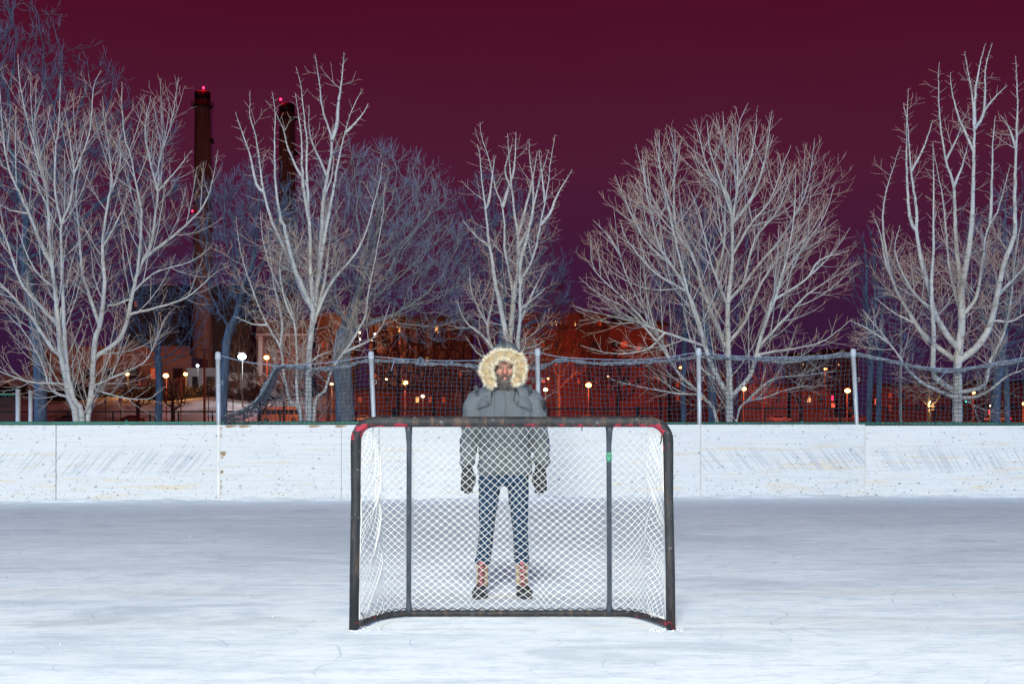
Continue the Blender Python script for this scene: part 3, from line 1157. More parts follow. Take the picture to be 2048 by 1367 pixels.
for st in range(-NV, NU + 1):
    for sgn in (1, -1):
        P = []
        for j in range(NV + 1):
            i = st + j if sgn > 0 else (st + NV) - j
            if 0 <= i <= NU:
                P.append(grid[i, j])
            elif P:
                break
        if (st % 2 == 0) and len(P) > 1:
            net.tube(P, 0.0018, 4, caps=False)
# edge cords
net.tube(grid[:, 0, :] + np.array([0, 0, 0.004]), 0.0035, 4)
net.tube(grid[0, :, :], 0.0035, 4)
net.tube(grid[NU, :, :], 0.0035, 4)
for (sa, sb) in ((0.02, 0.15), (0.83, 0.97)):       # slack rolled up on the base bar
    for q in range(4):
        P = []
        for s_ in np.linspace(sa, sb, 26):
            b_ = base_pt(s_ * TL)
            P.append(b_ + np.array([nr.normal(0, .006), nr.normal(0, .006) + 0.005, 0.022 + abs(nr.normal(0, .007))]))
        net.tube(P, 0.003, 4)
net.build('goal_net', m_twine, gl)
# black lacing along the base bar
lc = MB()
s = 0.13 * TL
P = []
i = 0
while s < 0.87 * TL:
    b_ = base_pt(s)
    P.append(b_ + np.array([0, -0.012, 0.020 if i % 2 == 0 else 0.036]))
    if i % 2 == 0:
        lc.tube([b_ + np.array([-.004, -0.012, 0.019]), b_ + np.array([0.004, -0.022, 0.0]), b_ + np.array([0.016, -0.012, -0.018])], 0.0035, 5)
    s += 0.0315
    i += 1
lc.tube(catmull(P, 0.012), 0.0036, 5)
for q, zz_ in ((-0.915, 0.09), ):
    MB().tube([(q, 0.02, zz_ + .01), (q + .012, 0.01, zz_), (q + .018, 0.0, zz_ - .03), (q + .012, 0.0, zz_ - .05), (q - .003, 0.01, zz_ - .055)], 0.0035, 5).build('loose_lace', m_lace, gl)
MB().tube([(0.905, 0.01, 1.17), (0.902, 0.0, 1.14), (0.893, -0.01, 1.12)], 0.0035, 5).build('loose_lace', m_lace, gl)
MB().tube([(0.422, 0.0, HT - 0.03), (0.4225, -0.005, HT - 0.055)], 0.003, 5).build('loose_lace', m_lace, gl)
MB().tube([(0.975, 0.0, 0.03), (0.985, -0.01, 0.01), (0.99, -0.02, 0.0)], 0.003, 5).build('loose_lace', m_lace, gl)
lc.build('lacing', m_lace, gl)

# ================================================================== trees behind the boards
m_pale = bark('pale_bark', (0.46, 0.445, 0.42), (0.30, 0.295, 0.285), (0.42, 0.30, 0.235))
m_dark = bark('furrowed_bark', (0.27, 0.245, 0.21), (0.15, 0.135, 0.12), (0.20, 0.23, 0.29), False)
m_blue = bark('blue_tint_bark', (0.095, 0.12, 0.155), (0.06, 0.075, 0.10), (0.15, 0.19, 0.26), False)  # blue cast of the night lamps put into the bark colour


def spur_len(rng, left, L, z):
    if left < 0.12:
        return rng.uniform(0.03, 0.09)
    b = rng.uniform(0.05, 0.20)
    if rng.uniform() < 0.10:
        b = rng.uniform(0.25, 0.55)
    if z < 4.2 and rng.uniform() < 0.32:
        b = rng.uniform(0.3, 0.9)
    return min(b, left * 0.9 + 0.05)


def fine_len(rng, left, L, z):
    b = rng.uniform(0.12, 0.5)
    if rng.uniform() < 0.5:
        b = rng.uniform(0.6, 1.5)
    return min(b, left * 0.85 + 0.1)


SPUR = dict(gap=0.055, len=spur_len, ang=(0.8, 1.35), up=0.30, wob=0.03, fork=0.24, gap2=0.085, ang2=(0.55, 1.0), bare=0.05, depth=0.42)
FINE = dict(gap=0.128, len=fine_len, ang=(0.5, 0.95), up=0.24, wob=0.025, fork=0.25, gap2=0.17, ang2=(0.5, 0.85), bare=0.08, depth=0.5)
FG = 'pale barked bare trees just behind the rink boards'

T1 = [(11, [(152, 839), (140, 795), (129, 743), (121, 699), (116, 640), (110, 576), (101, 508), (97, 430), (94, 383), (85, 353), (61, 266), (47, 207), (38, 148), (36, 108)], 'g'),
      (9, [(164, 833), (146, 795), (135, 743), (129, 669), (126, 596), (124, 538), (123, 450), (140, 406), (149, 345), (164, 310), (181, 254), (187, 178), (202, 140)], 'g'),
      (10, [(176, 830), (184, 772), (187, 722), (199, 708), (234, 684), (252, 649), (263, 596), (275, 547), (288, 517), (304, 479), (316, 383), (319, 318), (337, 266), (348, 216), (357, 154)], 'g'),
      (5, [(288, 517), (351, 468), (381, 441), (410, 406), (427, 353), (436, 300)]), (4.5, [(275, 547), (283, 450), (281, 412), (269, 353), (263, 318), (249, 271), (244, 207), (244, 163)]),
      (7.5, [(187, 722), (190, 678), (202, 637), (209, 567), (205, 494), (217, 397), (224, 368), (217, 295), (208, 230), (205, 192)]),
      (5.5, [(187, 655), (176, 582), (164, 538), (157, 450), (152, 390), (160, 330), (163, 270)]), (6, [(117, 722), (100, 690), (67, 640), (29, 596), (0, 567), (-40, 520), (-60, 450)]),
      (5.5, [(114, 655), (88, 620), (47, 573), (32, 538), (15, 488), (-5, 430), (-15, 350)]), (5.5, [(105, 530), (79, 479), (58, 427), (38, 383), (18, 339), (6, 266), (0, 178)]),
      (4, [(132, 801), (102, 778), (85, 728), (53, 670), (18, 631), (-10, 600)]), (3.4, [(126, 772), (102, 766), (58, 763), (0, 743), (-40, 720)]),
      (3.6, [(188, 772), (234, 751), (287, 725), (307, 693), (328, 640), (350, 615)]), (3.2, [(190, 775), (222, 789), (293, 798), (331, 772)]),
      (4, [(258, 631), (337, 608), (381, 590), (427, 549), (462, 529)]), (3.6, [(267, 582), (313, 544), (381, 523), (424, 491)]), (3.4, [(255, 600), (215, 610), (190, 560), (182, 500)]),
      (4, [(94, 383), (75, 300), (70, 240), (85, 190)]), (3.6, [(123, 450), (110, 380), (112, 300), (118, 240), (122, 150)]), (3.6, [(316, 383), (300, 320), (290, 260), (302, 190)]),
      (3.2, [(316, 383), (345, 350), (385, 300)]), (3.4, [(58, 427), (20, 420), (-10, 400)]), (3.4, [(217, 397), (240, 330), (236, 250)]), (3.2, [(149, 345), (140, 280), (128, 215)]),
      (4.4, [(150, 790), (120, 660), (135, 560), (160, 470)]), (3.2, [(205, 494), (240, 430), (262, 370)]), (3.2, [(110, 576), (70, 540), (40, 470), (30, 430)])]
T2 = [(10, [(617, 839), (617, 787), (617, 728), (622, 669), (626, 620), (622, 552), (620, 479), (617, 412), (613, 324), (614, 280), (609, 242), (603, 178), (592, 134)], 'g'),
      (7, [(626, 620), (632, 590), (641, 508), (644, 450), (647, 397), (655, 353), (664, 280), (647, 228), (638, 163), (630, 108)]), (5, [(664, 280), (673, 251), (677, 207), (683, 163), (688, 105)]),
      (5.5, [(632, 590), (652, 456), (664, 397), (676, 324), (690, 266), (705, 216), (726, 178)]), (3.5, [(692, 260), (720, 236), (737, 207)]), (5.5, [(625, 620), (608, 590), (588, 538), (559, 476), (541, 435), (527, 383), (521, 339), (512, 274), (500, 230), (500, 181)]),
      (4, [(527, 383), (512, 368), (500, 310), (483, 260), (471, 225)]), (6, [(617, 617), (585, 523), (568, 450), (562, 441), (551, 368), (549, 280), (550, 222), (544, 184)]), (3.6, [(606, 368), (592, 333), (576, 295), (565, 254), (550, 222)]),
      (4.5, [(620, 440), (606, 368), (603, 280), (597, 230), (591, 187)]), (5, [(601, 839), (594, 787), (594, 713), (588, 640), (576, 602), (547, 552), (530, 500), (522, 450), (521, 420)], 'g'),
      (5, [(603, 828), (582, 807), (568, 751), (562, 699), (535, 649), (518, 614), (503, 573), (486, 523), (474, 459), (472, 432)], 'g'), (3.6, [(562, 696), (563, 637), (547, 567), (540, 500), (534, 450)]),
      (5, [(629, 813), (650, 781), (664, 737), (702, 684), (731, 631), (737, 582), (749, 523), (761, 459), (767, 412), (770, 362)], 'g'), (4.6, [(632, 655), (647, 596), (670, 555), (711, 508), (731, 465), (746, 412), (758, 368), (765, 324)]),
      (4.4, [(641, 631), (648, 567), (658, 494), (661, 450), (676, 418), (690, 395)]), (3.4, [(708, 722), (746, 675), (770, 637), (780, 605)]), (3.4, [(655, 353), (640, 320), (620, 270), (618, 210)]), (3, [(647, 397), (664, 350), (668, 310)]), (3.2, [(588, 640), (570, 600), (560, 540), (566, 480)]),
      (2.8, [(535, 649), (505, 648), (468, 632)]), (3, [(617, 728), (636, 712), (668, 700)])]
T3 = [(8, [(1023, 848), (1022, 760), (1021, 700), (1024, 610), (1025, 581), (1016, 533), (1009, 493), (1009, 450), (1005, 414), (990, 373), (981, 329), (965, 278), (960, 245)], 'g'),
      (7, [(1018, 720), (1005, 632), (992, 572), (983, 511), (979, 493), (973, 439), (971, 417), (964, 362), (959, 307), (955, 289)]), (3.6, [(971, 417), (980, 390), (987, 329), (992, 311)]), (4.4, [(1005, 414), (1018, 373), (1029, 335), (1032, 263)]),
      (6.5, [(1027, 665), (1029, 583), (1036, 544), (1036, 471), (1029, 428), (1024, 379), (1018, 318), (1015, 267)]), (4.6, [(1036, 471), (1051, 417), (1064, 362), (1075, 302)]), (4.4, [(1040, 500), (1064, 439), (1066, 373), (1060, 320), (1058, 278)]),
      (8, [(1036, 800), (1036, 691), (1040, 632), (1042, 566), (1058, 533), (1071, 500), (1080, 450), (1090, 406), (1097, 362), (1101, 327), (1110, 270)], 'g'), (4, [(1080, 450), (1099, 428), (1115, 390), (1145, 338)]), (5, [(1042, 566), (1041, 522), (1056, 470), (1068, 410), (1080, 360), (1098, 300)]),
      (4.6, [(1010, 725), (983, 693), (974, 651), (954, 610), (943, 583), (939, 533)]), (4, [(983, 693), (963, 669), (937, 649), (921, 625), (914, 599)]), (3.4, [(1005, 740), (974, 715), (954, 704), (930, 671)]), (3.6, [(1047, 643), (1069, 577), (1095, 526)]), (3.4, [(1036, 740), (1042, 702), (1069, 693), (1090, 680)]),
      (3.4, [(974, 651), (985, 600), (988, 570)]), (3, [(1024, 379), (1010, 340), (1024, 290)]), (3, [(1042, 620), (1064, 600), (1092, 575)]), (3.4, [(979, 493), (950, 470), (925, 440)]), (3, [(1036, 790), (1075, 800), (1115, 782)]), (3, [(1090, 406), (1084, 350), (1078, 300)]), (3, [(1040, 720), (1050, 690), (1052, 665)])]
T4 = [(12, [(1459, 838), (1459, 797), (1458, 744), (1456, 686), (1456, 613), (1465, 510), (1465, 449), (1474, 376), (1477, 259), (1496, 206)], 'g'),
      (6.5, [(1466, 795), (1500, 750), (1512, 709), (1527, 656), (1550, 598), (1571, 525), (1588, 434), (1591, 341)]), (7.5, [(1454, 797), (1427, 739), (1410, 692), (1395, 636), (1374, 583), (1345, 533), (1316, 487), (1304, 434), (1289, 364), (1284, 300)]),
      (6, [(1451, 697), (1427, 636), (1404, 574), (1392, 528), (1369, 478), (1345, 449), (1313, 411), (1287, 350), (1272, 288)]), (6, [(1433, 835), (1412, 800), (1392, 780), (1363, 753), (1342, 721), (1322, 680), (1292, 627), (1263, 574), (1240, 510), (1231, 449), (1228, 420)], 'g'),
      (4.6, [(1398, 692), (1330, 665), (1257, 639), (1184, 624), (1140, 610)]), (4.4, [(1342, 721), (1316, 686), (1257, 621), (1199, 589), (1158, 554)]), (3.8, [(1395, 797), (1345, 785), (1257, 768), (1219, 756)]), (4.6, [(1474, 838), (1492, 803), (1521, 797), (1594, 774), (1667, 771)], 'g'),
      (4, [(1497, 800), (1544, 759), (1609, 750), (1682, 741)]), (4.4, [(1506, 712), (1565, 700), (1638, 686), (1682, 656), (1705, 636)]), (4.6, [(1515, 692), (1565, 642), (1623, 583), (1723, 522)]), (5, [(1462, 686), (1491, 642), (1521, 569), (1565, 510), (1638, 464), (1676, 440)]),
      (5, [(1459, 598), (1486, 569), (1521, 525), (1565, 472), (1609, 390), (1626, 311), (1629, 276)]), (4.6, [(1468, 449), (1506, 390), (1530, 317), (1544, 220)]), (4.6, [(1462, 464), (1456, 390), (1418, 341), (1395, 259), (1388, 238)]), (4.4, [(1395, 508), (1351, 449), (1348, 303), (1339, 253)]),
      (4.6, [(1456, 613), (1433, 548), (1448, 487), (1451, 317), (1445, 223)]), (4.6, [(1410, 692), (1380, 600), (1360, 520), (1340, 430), (1320, 340), (1318, 260)]), (4.4, [(1527, 656), (1560, 560), (1610, 490), (1650, 430), (1668, 370)]), (4, [(1465, 510), (1500, 450), (1540, 400), (1570, 320), (1582, 290)]),
      (4, [(1463, 430), (1440, 360), (1420, 300), (1414, 240)]), (3.8, [(1474, 376), (1500, 320), (1512, 260), (1513, 228)]), (3.8, [(1322, 680), (1250, 600), (1190, 540), (1180, 470)]), (3.6, [(1240, 510), (1215, 470), (1186, 440)]), (4, [(1550, 598), (1610, 560), (1670, 500), (1700, 455)]),
      (3.6, [(1374, 583), (1310, 545), (1255, 480), (1240, 440)]), (3.6, [(1345, 533), (1290, 480), (1250, 400), (1230, 350)]), (3.4, [(1512, 709), (1560, 725), (1640, 716), (1690, 700)]), (3.4, [(1330, 665), (1290, 700), (1220, 706), (1160, 690)]), (4, [(1440, 760), (1400, 730), (1385, 660), (1372, 620)]),
      (3.6, [(1456, 613), (1420, 520), (1400, 430), (1375, 370)]), (3.6, [(1486, 569), (1510, 480), (1556, 420), (1590, 330)]), (3.4, [(1604, 540), (1640, 520), (1700, 500)])]
T5 = [(14, [(1915, 852), (1915, 797), (1915, 738), (1917, 709), (1924, 647), (1924, 577), (1939, 489), (1945, 417), (1948, 285), (1948, 250), (1945, 197), (1929, 103)], 'g'),
      (4.4, [(1948, 250), (1950, 190), (1959, 133), (1972, 86)]), (4.2, [(1948, 262), (1968, 221), (1971, 139), (1985, 86)]), (3, [(1968, 221), (1990, 195), (2015, 171)]), (7.5, [(1910, 694), (1889, 662), (1869, 624), (1858, 577), (1842, 519), (1833, 460), (1833, 417), (1822, 343), (1816, 256), (1807, 206)]),
      (4, [(1833, 460), (1819, 431), (1813, 314), (1816, 177)]), (7, [(1901, 788), (1877, 761), (1866, 738), (1867, 665), (1863, 577), (1867, 489), (1867, 373), (1866, 285)]), (6, [(1905, 722), (1854, 677), (1831, 647), (1807, 606), (1784, 557), (1766, 460), (1769, 402), (1775, 373), (1801, 291)]),
      (5, [(1898, 797), (1836, 759), (1778, 685), (1725, 618)]), (3.8, [(1831, 647), (1787, 624), (1749, 595)]), (6, [(1921, 624), (1918, 548), (1912, 475), (1907, 373), (1892, 320), (1880, 241), (1877, 153), (1879, 124)]), (4, [(1921, 640), (1910, 586), (1898, 533), (1892, 460), (1886, 400), (1872, 330), (1868, 300)]),
      (8.5, [(1925, 725), (1959, 688), (1983, 641), (1994, 592), (2009, 524), (2029, 469), (2029, 417), (2032, 300), (2035, 212), (2031, 112)]), (4.4, [(1994, 592), (2027, 557), (2048, 533), (2085, 470)]), (4.6, [(1927, 636), (1953, 592), (1965, 519), (1974, 460), (1994, 425), (2010, 370), (2021, 329)]),
      (3.8, [(1974, 450), (1983, 402), (1986, 285), (1991, 232)]), (5, [(1930, 788), (1968, 770), (1980, 723), (2006, 671), (2021, 606), (2030, 519), (2045, 420)]), (4.6, [(1924, 797), (1968, 788), (2012, 753), (2048, 738), (2090, 700)]), (3.6, [(1784, 557), (1770, 520), (1762, 470), (1745, 430)]), (3.6, [(1907, 373), (1925, 330), (1938, 280)]),
      (3.4, [(2035, 300), (2020, 260), (2000, 230)]), (3.4, [(1892, 320), (1912, 280), (1927, 240)]), (3.4, [(1822, 343), (1845, 300), (1866, 240)]), (3.6, [(1869, 624), (1840, 600), (1812, 560), (1790, 500), (1800, 450)]), (3.4, [(1778, 685), (1740, 660), (1700, 640)]), (3.6, [(1945, 300), (1920, 240), (1903, 180), (1901, 145)]), (3.2, [(1983, 641), (2030, 640), (2080, 600)])]
stem_tree('many stemmed pale bare tree in front of the tall dark chimney, forked low', 26.6, T1, FINE, m_pale, 11, FG, 0.86)
stem_tree('tall pale bare tree with upright spurred stems, between the two leftmost net posts', 26.4, T2, SPUR, m_pale, 12, FG)
stem_tree('slim pale bare tree rising right behind the hooded person', 26.8, T3, SPUR, m_pale, 13, FG)
stem_tree('broad round crowned pale bare tree behind an upright net post', 26.8, T4, FINE, m_pale, 14, FG, 0.86)
stem_tree('tallest pale bare tree with spiky vertical stems, beyond the last leaning net post', 26.6, T5, SPUR, m_pale, 15, FG)

BG = 'darker bare trees standing further back in the park'


def at(px, d):
    p = W(px, HOR + CAM_H * F / d, d)
    return p


def lc_(px, py, d, px0, dy=0.0):
    a, b = W(px, py, d), at(px0, d)
    return (a[0] - b[0], dy, a[2])


# huge blue-grey tree at the far left
d = 40
crown_tree('huge bluish tree towering behind the many stemmed pale tree, taller than all others', at(80, d), [(0, 0, 0), (0.0, 0, 2.2), (-0.15, 0.1, 3.6), (-0.5, 0.2, 5.5)],
           [(*lc_(60, 330, d, 80), 3.4, 2.6, 3.6), (*lc_(-60, 130, d, 80), 2.6, 2.0, 2.6), (*lc_(215, 380, d, 80), 2.0, 1.8, 2.7), (*lc_(20, 560, d, 80), 2.8, 2, 1.5), (*lc_(290, 490, d, 80), 1.2, 1.2, 2.0)], m_blue, 21, BG, N=4524, step=0.17, tip=0.0066, twigs=3, rmax=0.17)
d = 33
crown_tree('thick dark rough trunked tree with a wide dome of fine branches, between two net posts', at(688, d), [(0, 0, 0), (0.02, 0, 1.5), (-0.05, 0, 2.6), (0.1, 0.1, 3.2)],
           [(*lc_(745, 440, d, 688, 0.6), 1.9, 2.0, 1.75), (*lc_(850, 520, d, 688, 0.3), 1.3, 1.4, 1.35), (*lc_(720, 560, d, 688), 1.3, 1.5, 1.0), (*lc_(860, 640, d, 688, 0.2), 1.1, 1.0, 0.55), (*lc_(640, 520, d, 688, 0.6), 1.1, 1.4, 1.2)], m_dark, 122, BG, N=4002, step=0.13, tip=0.0055, twigs=3, rmax=0.19)
d = 37
crown_tree('blue grey bare tree with a rounded crown beside the bright white lamp', at(444, d), [(0, 0, 0), (0.03, 0, 1.6), (0.1, 0, 3.0)],
           [(*lc_(505, 450, d, 444), 1.5, 1.5, 1.5), (*lc_(470, 560, d, 444), 1.35, 1.3, 1.1), (*lc_(540, 560, d, 444), 1.1, 1.1, 1.2)], m_blue, 23, BG, N=2610, step=0.14, tip=0.0059, twigs=3, rmax=0.10)
d = 42
crown_tree('dark blue bare tree standing directly behind the slim pale tree', at(1000, d), [(0, 0, 0), (0, 0, 2), (0.1, 0, 4)],
           [(*lc_(1000, 480, d, 1000), 1.5, 1.5, 2.0), (*lc_(1060, 570, d, 1000), 1.3, 1.3, 1.6), (*lc_(955, 560, d, 1000), 1.1, 1.2, 1.6)], m_blue, 24, BG, N=2610, step=0.16, tip=0.0063, twigs=3, rmax=0.12)
d = 47
crown_tree('dark leaning tree by the street lamp, under the arms of the many stemmed tree', at(312, d), [(0, 0, 0), (0.1, 0, 2.0), (0.05, 0, 3.2)],
           [(*lc_(305, 620, d, 312), 1.7, 1.5, 1.6), (*lc_(370, 680, d, 312), 1.0, 1.0, 0.9)], m_blue, 25, BG, N=1218, step=0.2, tip=0.0069, twigs=3, rmax=0.11)
d = 34
crown_tree('blue grey tree with a leaning trunk hidden inside the round crowned tree', at(1425, d), [(0, 0, 0), (-0.02, 0, 2.0), (-0.15, 0.2, 3.4)],
           [(*lc_(1415, 560, d, 1425, 0.5), 1.2, 1.2, 1.6), (*lc_(1440, 470, d, 1425, 0.5), 1.0, 1.0, 1.3)], m_blue, 26, BG, N=1392, step=0.16, tip=0.0058, twigs=3, rmax=0.085)
d = 36
crown_tree('straight thin blue grey trunk beside an upright net post', at(1367, d), [(0, 0, 0), (0, 0, 2.0), (0.05, 0, 4.0)],
           [(*lc_(1370, 560, d, 1367), 0.9, 1.0, 1.8)], m_blue, 27, BG, N=782, step=0.17, tip=0.0058, twigs=3, rmax=0.055)
d = 41
for px, sd, lab in ((1738, 28, 'dark slender tree with upright twigs right of the leaning net post'), (1757, 29, 'dark slim tree standing close behind the leaning net post')):
    crown_tree(lab, at(px, d), [(0, 0, 0), (0.0, 0, 1.5), (0.05, 0, 2.6)], [(*lc_(px + 2, 620, d, px), 0.55, 0.6, 1.75), (*lc_(px - 12, 560, d, px), 0.4, 0.45, 1.4)], m_blue, sd, BG, N=560, step=0.15, tip=0.0081, rmax=0.075)
d = 30
crown_tree('thin pale sapling between the leaning net post and the tallest tree', at(1803, d), [(0, 0, 0), (-0.02, 0, 1.6), (0, 0, 3.6)], [(*lc_(1803, 640, d, 1803), 0.75, 0.7, 1.1)], m_dark, 30, BG, N=348, step=0.16, tip=0.0048, twigs=3, rmax=0.033)
d = 38
crown_tree('dark bushy tree at the edge of the picture behind the tallest pale tree', at(1992, d), [(0, 0, 0), (0, 0, 1.8), (0.2, 0, 3.2)],
           [(*lc_(2000, 560, d, 1992), 1.6, 1.5, 2.0), (*lc_(2070, 690, d, 1992), 1.4, 1.2, 1.0), (*lc_(2060, 470, d, 1992), 1.4, 1.2, 1.6)], m_blue, 31, BG, N=2610, step=0.17, tip=0.0063, twigs=3, rmax=0.12)
crown_tree('second dark trunk beside the bushy tree at the picture edge', at(2013, 39), [(0, 0, 0), (0.02, 0, 1.6), (-0.1, 0, 3.4)], [(*lc_(2013, 640, 39, 2013), 0.9, 0.9, 1.3)], m_blue, 32, BG, N=300, step=0.2, tip=0.0081, rmax=0.07)

# street trees near the far lamps
m_far = bark('street_bark', (0.17, 0.14, 0.12), (0.12, 0.10, 0.09), (0.13, 0.11, 0.10), False)
FT = [(866, 270, 3.2, 640, 'street tree with a forked trunk lit orange by the lamp, left of the person'), (1116, 285, 4.4, 560, 'large dim street tree just right of the person, before the flat roofed block'),
      (518, 262, 2.4, 745, 'small red lit street tree below the bright white lamp'), (345, 258, 2.0, 750, 'small red lit bush tree around the double street lamp'),
      (1528, 290, 2.6, 715, 'orange lit street tree behind the round crowned tree'), (795, 255, 3.6, 620, 'dim street tree in front of the orange lit factory'), (925, 268, 3.4, 610, 'dim street tree at the edge of the factory, left of the hood'),
      (1235, 262, 2.6, 690, 'dim street tree before the brick block with the wide windows'), (275, 262, 2.2, 735, 'dark street tree under the lit roof edge'), (1600, 275, 2.6, 705, 'dark street tree under the hilltop houses'), (1000, 280, 3.2, 640, 'dim street tree straight behind the person'), (1320, 275, 2.6, 690, 'dim street tree left of the round crowned tree'),
      (1856, 280, 2.4, 720, 'dim street tree by the greenish lamp'), (478, 350, 3.6, 640, 'dark street tree under the bright white lamp'), (570, 325, 3.4, 650, 'dark street tree before the building with the slim white pillar'),
      (655, 320, 3.6, 630, 'dark street tree before the stepped tower'), (745, 322, 4.0, 615, 'dark street tree among the clustered lamps'), (840, 325, 4.2, 600, 'tall dark street tree before the middle of the factory'), (895, 318, 3.4, 630, 'dark street tree before the last pilasters of the factory'), (1180, 320, 3.8, 620, 'dark street tree before the corniced brick block'), (1680, 310, 3.4, 690, 'dark street tree left of the leaning net post'), (1420, 315, 3.6, 680, 'dark street tree behind the trunk of the round crowned tree')]
for i, (px, d, hw, top, lab) in enumerate(FT):
    b = at(px, d)
    zt = float(W(px, top, d)[2])
    crown_tree(lab, b, [(0, 0, 0), (0.1, 0, zt * 0.14), (0.0, 0.2, zt * 0.28)], [(0, 0, zt * 0.62, hw * 1.35, hw * 1.35, zt * 0.38), (hw * 0.3, 0, zt * 0.42, hw, hw, zt * 0.18)], m_far, 60 + i, 'street trees far beyond the park', N=520, step=0.7, tip=0.055, rmax=0.34, twigs=2, name='street_tree', twl=(0.8, 2.2))

# ================================================================== dark park fence
m_iron = mottled('dark_iron', (0.020, 0.030, 0.042), (0.03, 0.04, 0.055), 4, 0.5, 0.4)
FD = 90.0
pf = thing('park_fence', 'dark iron rail fence crossing the park beyond the trees', 'fence', (0, FD, 0))
zf = lambda px: 1.29 + ((831 - np.interp(px, [0, 700, 900, 2048], [823, 822, 818, 815])) * FD / F)
P = [((px - 1024) * FD / F, 0, zf(px)) for px in range(-200, 2300, 100)]
MB().tube(P, 0.045, 6).build('top_rail', m_iron, pf)
MB().tube([(p[0], 0, 0.35) for p in P], 0.03, 6).build('bottom_rail', m_iron, pf)
for px in [-85, -10, 65, 136, 172, 226, 300, 357, 425, 488, 560, 636, 712, 788, 870, 950, 1020, 1097, 1185, 1275, 1360, 1445, 1530, 1605, 1680, 1775, 1870, 1965, 2060, 2150]:
    r = 0.11 if px in (788, 1275) else 0.05
    MB().tube([((px - 1024) * FD / F, 0, 0), ((px - 1024) * FD / F, 0, zf(px) + (0.12 if r > 0.1 else 0))], r, 8).build('fence_post', m_iron, pf)
# ================================================================== chimneys
k = NT('chimney_brick', 0.85, 0.15)
p = k.obj()
br = k.noise(k.map(p, (0.5, 0.5, 0.05)), 1.0, 5, 0.6)
c = k.mix(k.step(br, 0.35, 0.7), (0.20, 0.11, 0.085), (0.12, 0.075, 0.065))
zz = k.sep(p)[2]
ring = k.math('FRACT', k.math('MULTIPLY', zz, 0.25))
c = k.mix(k.step(ring, 0.9, 0.97, 0, 0.35), c, (0.07, 0.045, 0.04))
k.color(c)
m_chim = k.m
m_soot = mottled('sooty_steel', (0.03, 0.022, 0.022), (0.015, 0.012, 0.012), 0.6)
m_beacon = glow('red_beacon', (1.0, 0.01, 0.04), 14)
CD = 560


def chimney(label, px, top, half_top, half_low, beacon_px, beacon_y, plat, dd):
    b = at(px, dd)
    s = dd / F
    H = float(W(px, top, dd)[2])
    t = thing('chimney', label, 'chimney', (b[0], dd, 0), 0, 'tall chimneys of the heating plant')
    zs = np.linspace(0, H, 24)
    MB().tube([(0, 0, z) for z in zs], [(half_low + (half_top - half_low) * min(1, z / H * 1.02)) * s for z in zs], 28).build('shaft', m_chim, t)
    MB().tube([(0, 0, H - 18 * s), (0, 0, H - 2 * s), (0, 0, H)], [(half_top + 0.4) * s, (half_top + .7) * s, (half_top - 1) * s], 28).build('rim', m_soot, t)
    zp = H - (plat - top) * s
    ro = (half_top + 6.5) * s
    pl = MB()
    pl.tube([(0, 0, zp - 4 * s), (0, 0, zp - 1.2 * s), (0, 0, zp)], [half_top * s * 1.02, ro, ro], 28)
    po = pl.build('platform', m_soot, t)
    rl_ = MB()
    for zz_ in (4, 8):
        rl_.tube([(ro * math.cos(a), ro * math.sin(a), zp + zz_ * s) for a in np.linspace(0, 2 * math.pi, 29)], 0.08, 4)
    for a in np.linspace(0, 2 * math.pi, 15)[:-1]:
        rl_.tube([(ro * math.cos(a), ro * math.sin(a), zp), (ro * math.cos(a), ro * math.sin(a), zp + 8 * s)], 0.08, 4)
    rl_.build('railing', m_soot, po)
    ld = MB()
    xl = half_top * s + 0.3
    for q in (-0.25, 0.25):
        ld.tube([((half_low + (half_top - half_low) * z / H) * s + 0.35, q, z) for z in (H * 0.3, zp)], 0.07, 4)
    for z in np.arange(H * 0.3, zp, 1.6):
        r_ = (half_low + (half_top - half_low) * z / H) * s + 0.35
        ld.tube([(r_ + .3, -0.5, z), (r_ + .9, 0, z), (r_ + .3, 0.5, z)], 0.06, 4)
    ld.build('ladder', m_soot, t)
    for (hh, ww) in ((H - 100 * s, 4.5),):
        MB().box(xl, xl + ww * s, -1, 1, hh, hh + 6 * s).box(xl, xl + ww * s * 1.3, -1.4, 1.4, hh - 0.4, hh).build('cabinet', m_soot, t, smooth=False)
    bx = (beacon_px - px) * s
    bz = float(W(px, beacon_y, dd)[2])
    ms = MB().tube([(bx, -1, H - 1.5), (bx, -1, bz)], 0.12, 6).build('beacon_mast', m_soot, t)
    MB().ball((bx, -1, bz), (2.3 * s, 2.3 * s, 2.6 * s)).build('beacon', m_beacon, ms)
    for q in ((-half_top * 0.85,) if dd == CD else ()):
        MB().ball((q * s * 1.2, -(half_low + 1) * s, float(W(px, 425, dd)[2])), 1.7 * s).build('beacon', m_beacon, t)
    l = bpy.data.lights.new('beacon_light', 'POINT')
    l.energy = 900
    l.color = (1, 0.02, 0.03)
    l.shadow_soft_size = 0.6
    o = bpy.data.objects.new('beacon_light', l)
    o.location = (bx, -3.5, bz + 0.5)
    o.parent = t
    COL.objects.link(o)
    return t


chimney('tall brick chimney with a railed platform, nearer the big dark tree', 405, 184, 15.3, 22, 408, 177, 213, CD)
chimney('shorter sooty chimney half hidden by the spurred pale tree', 574, 208, 15, 20, 562, 200, 237, CD + 40)

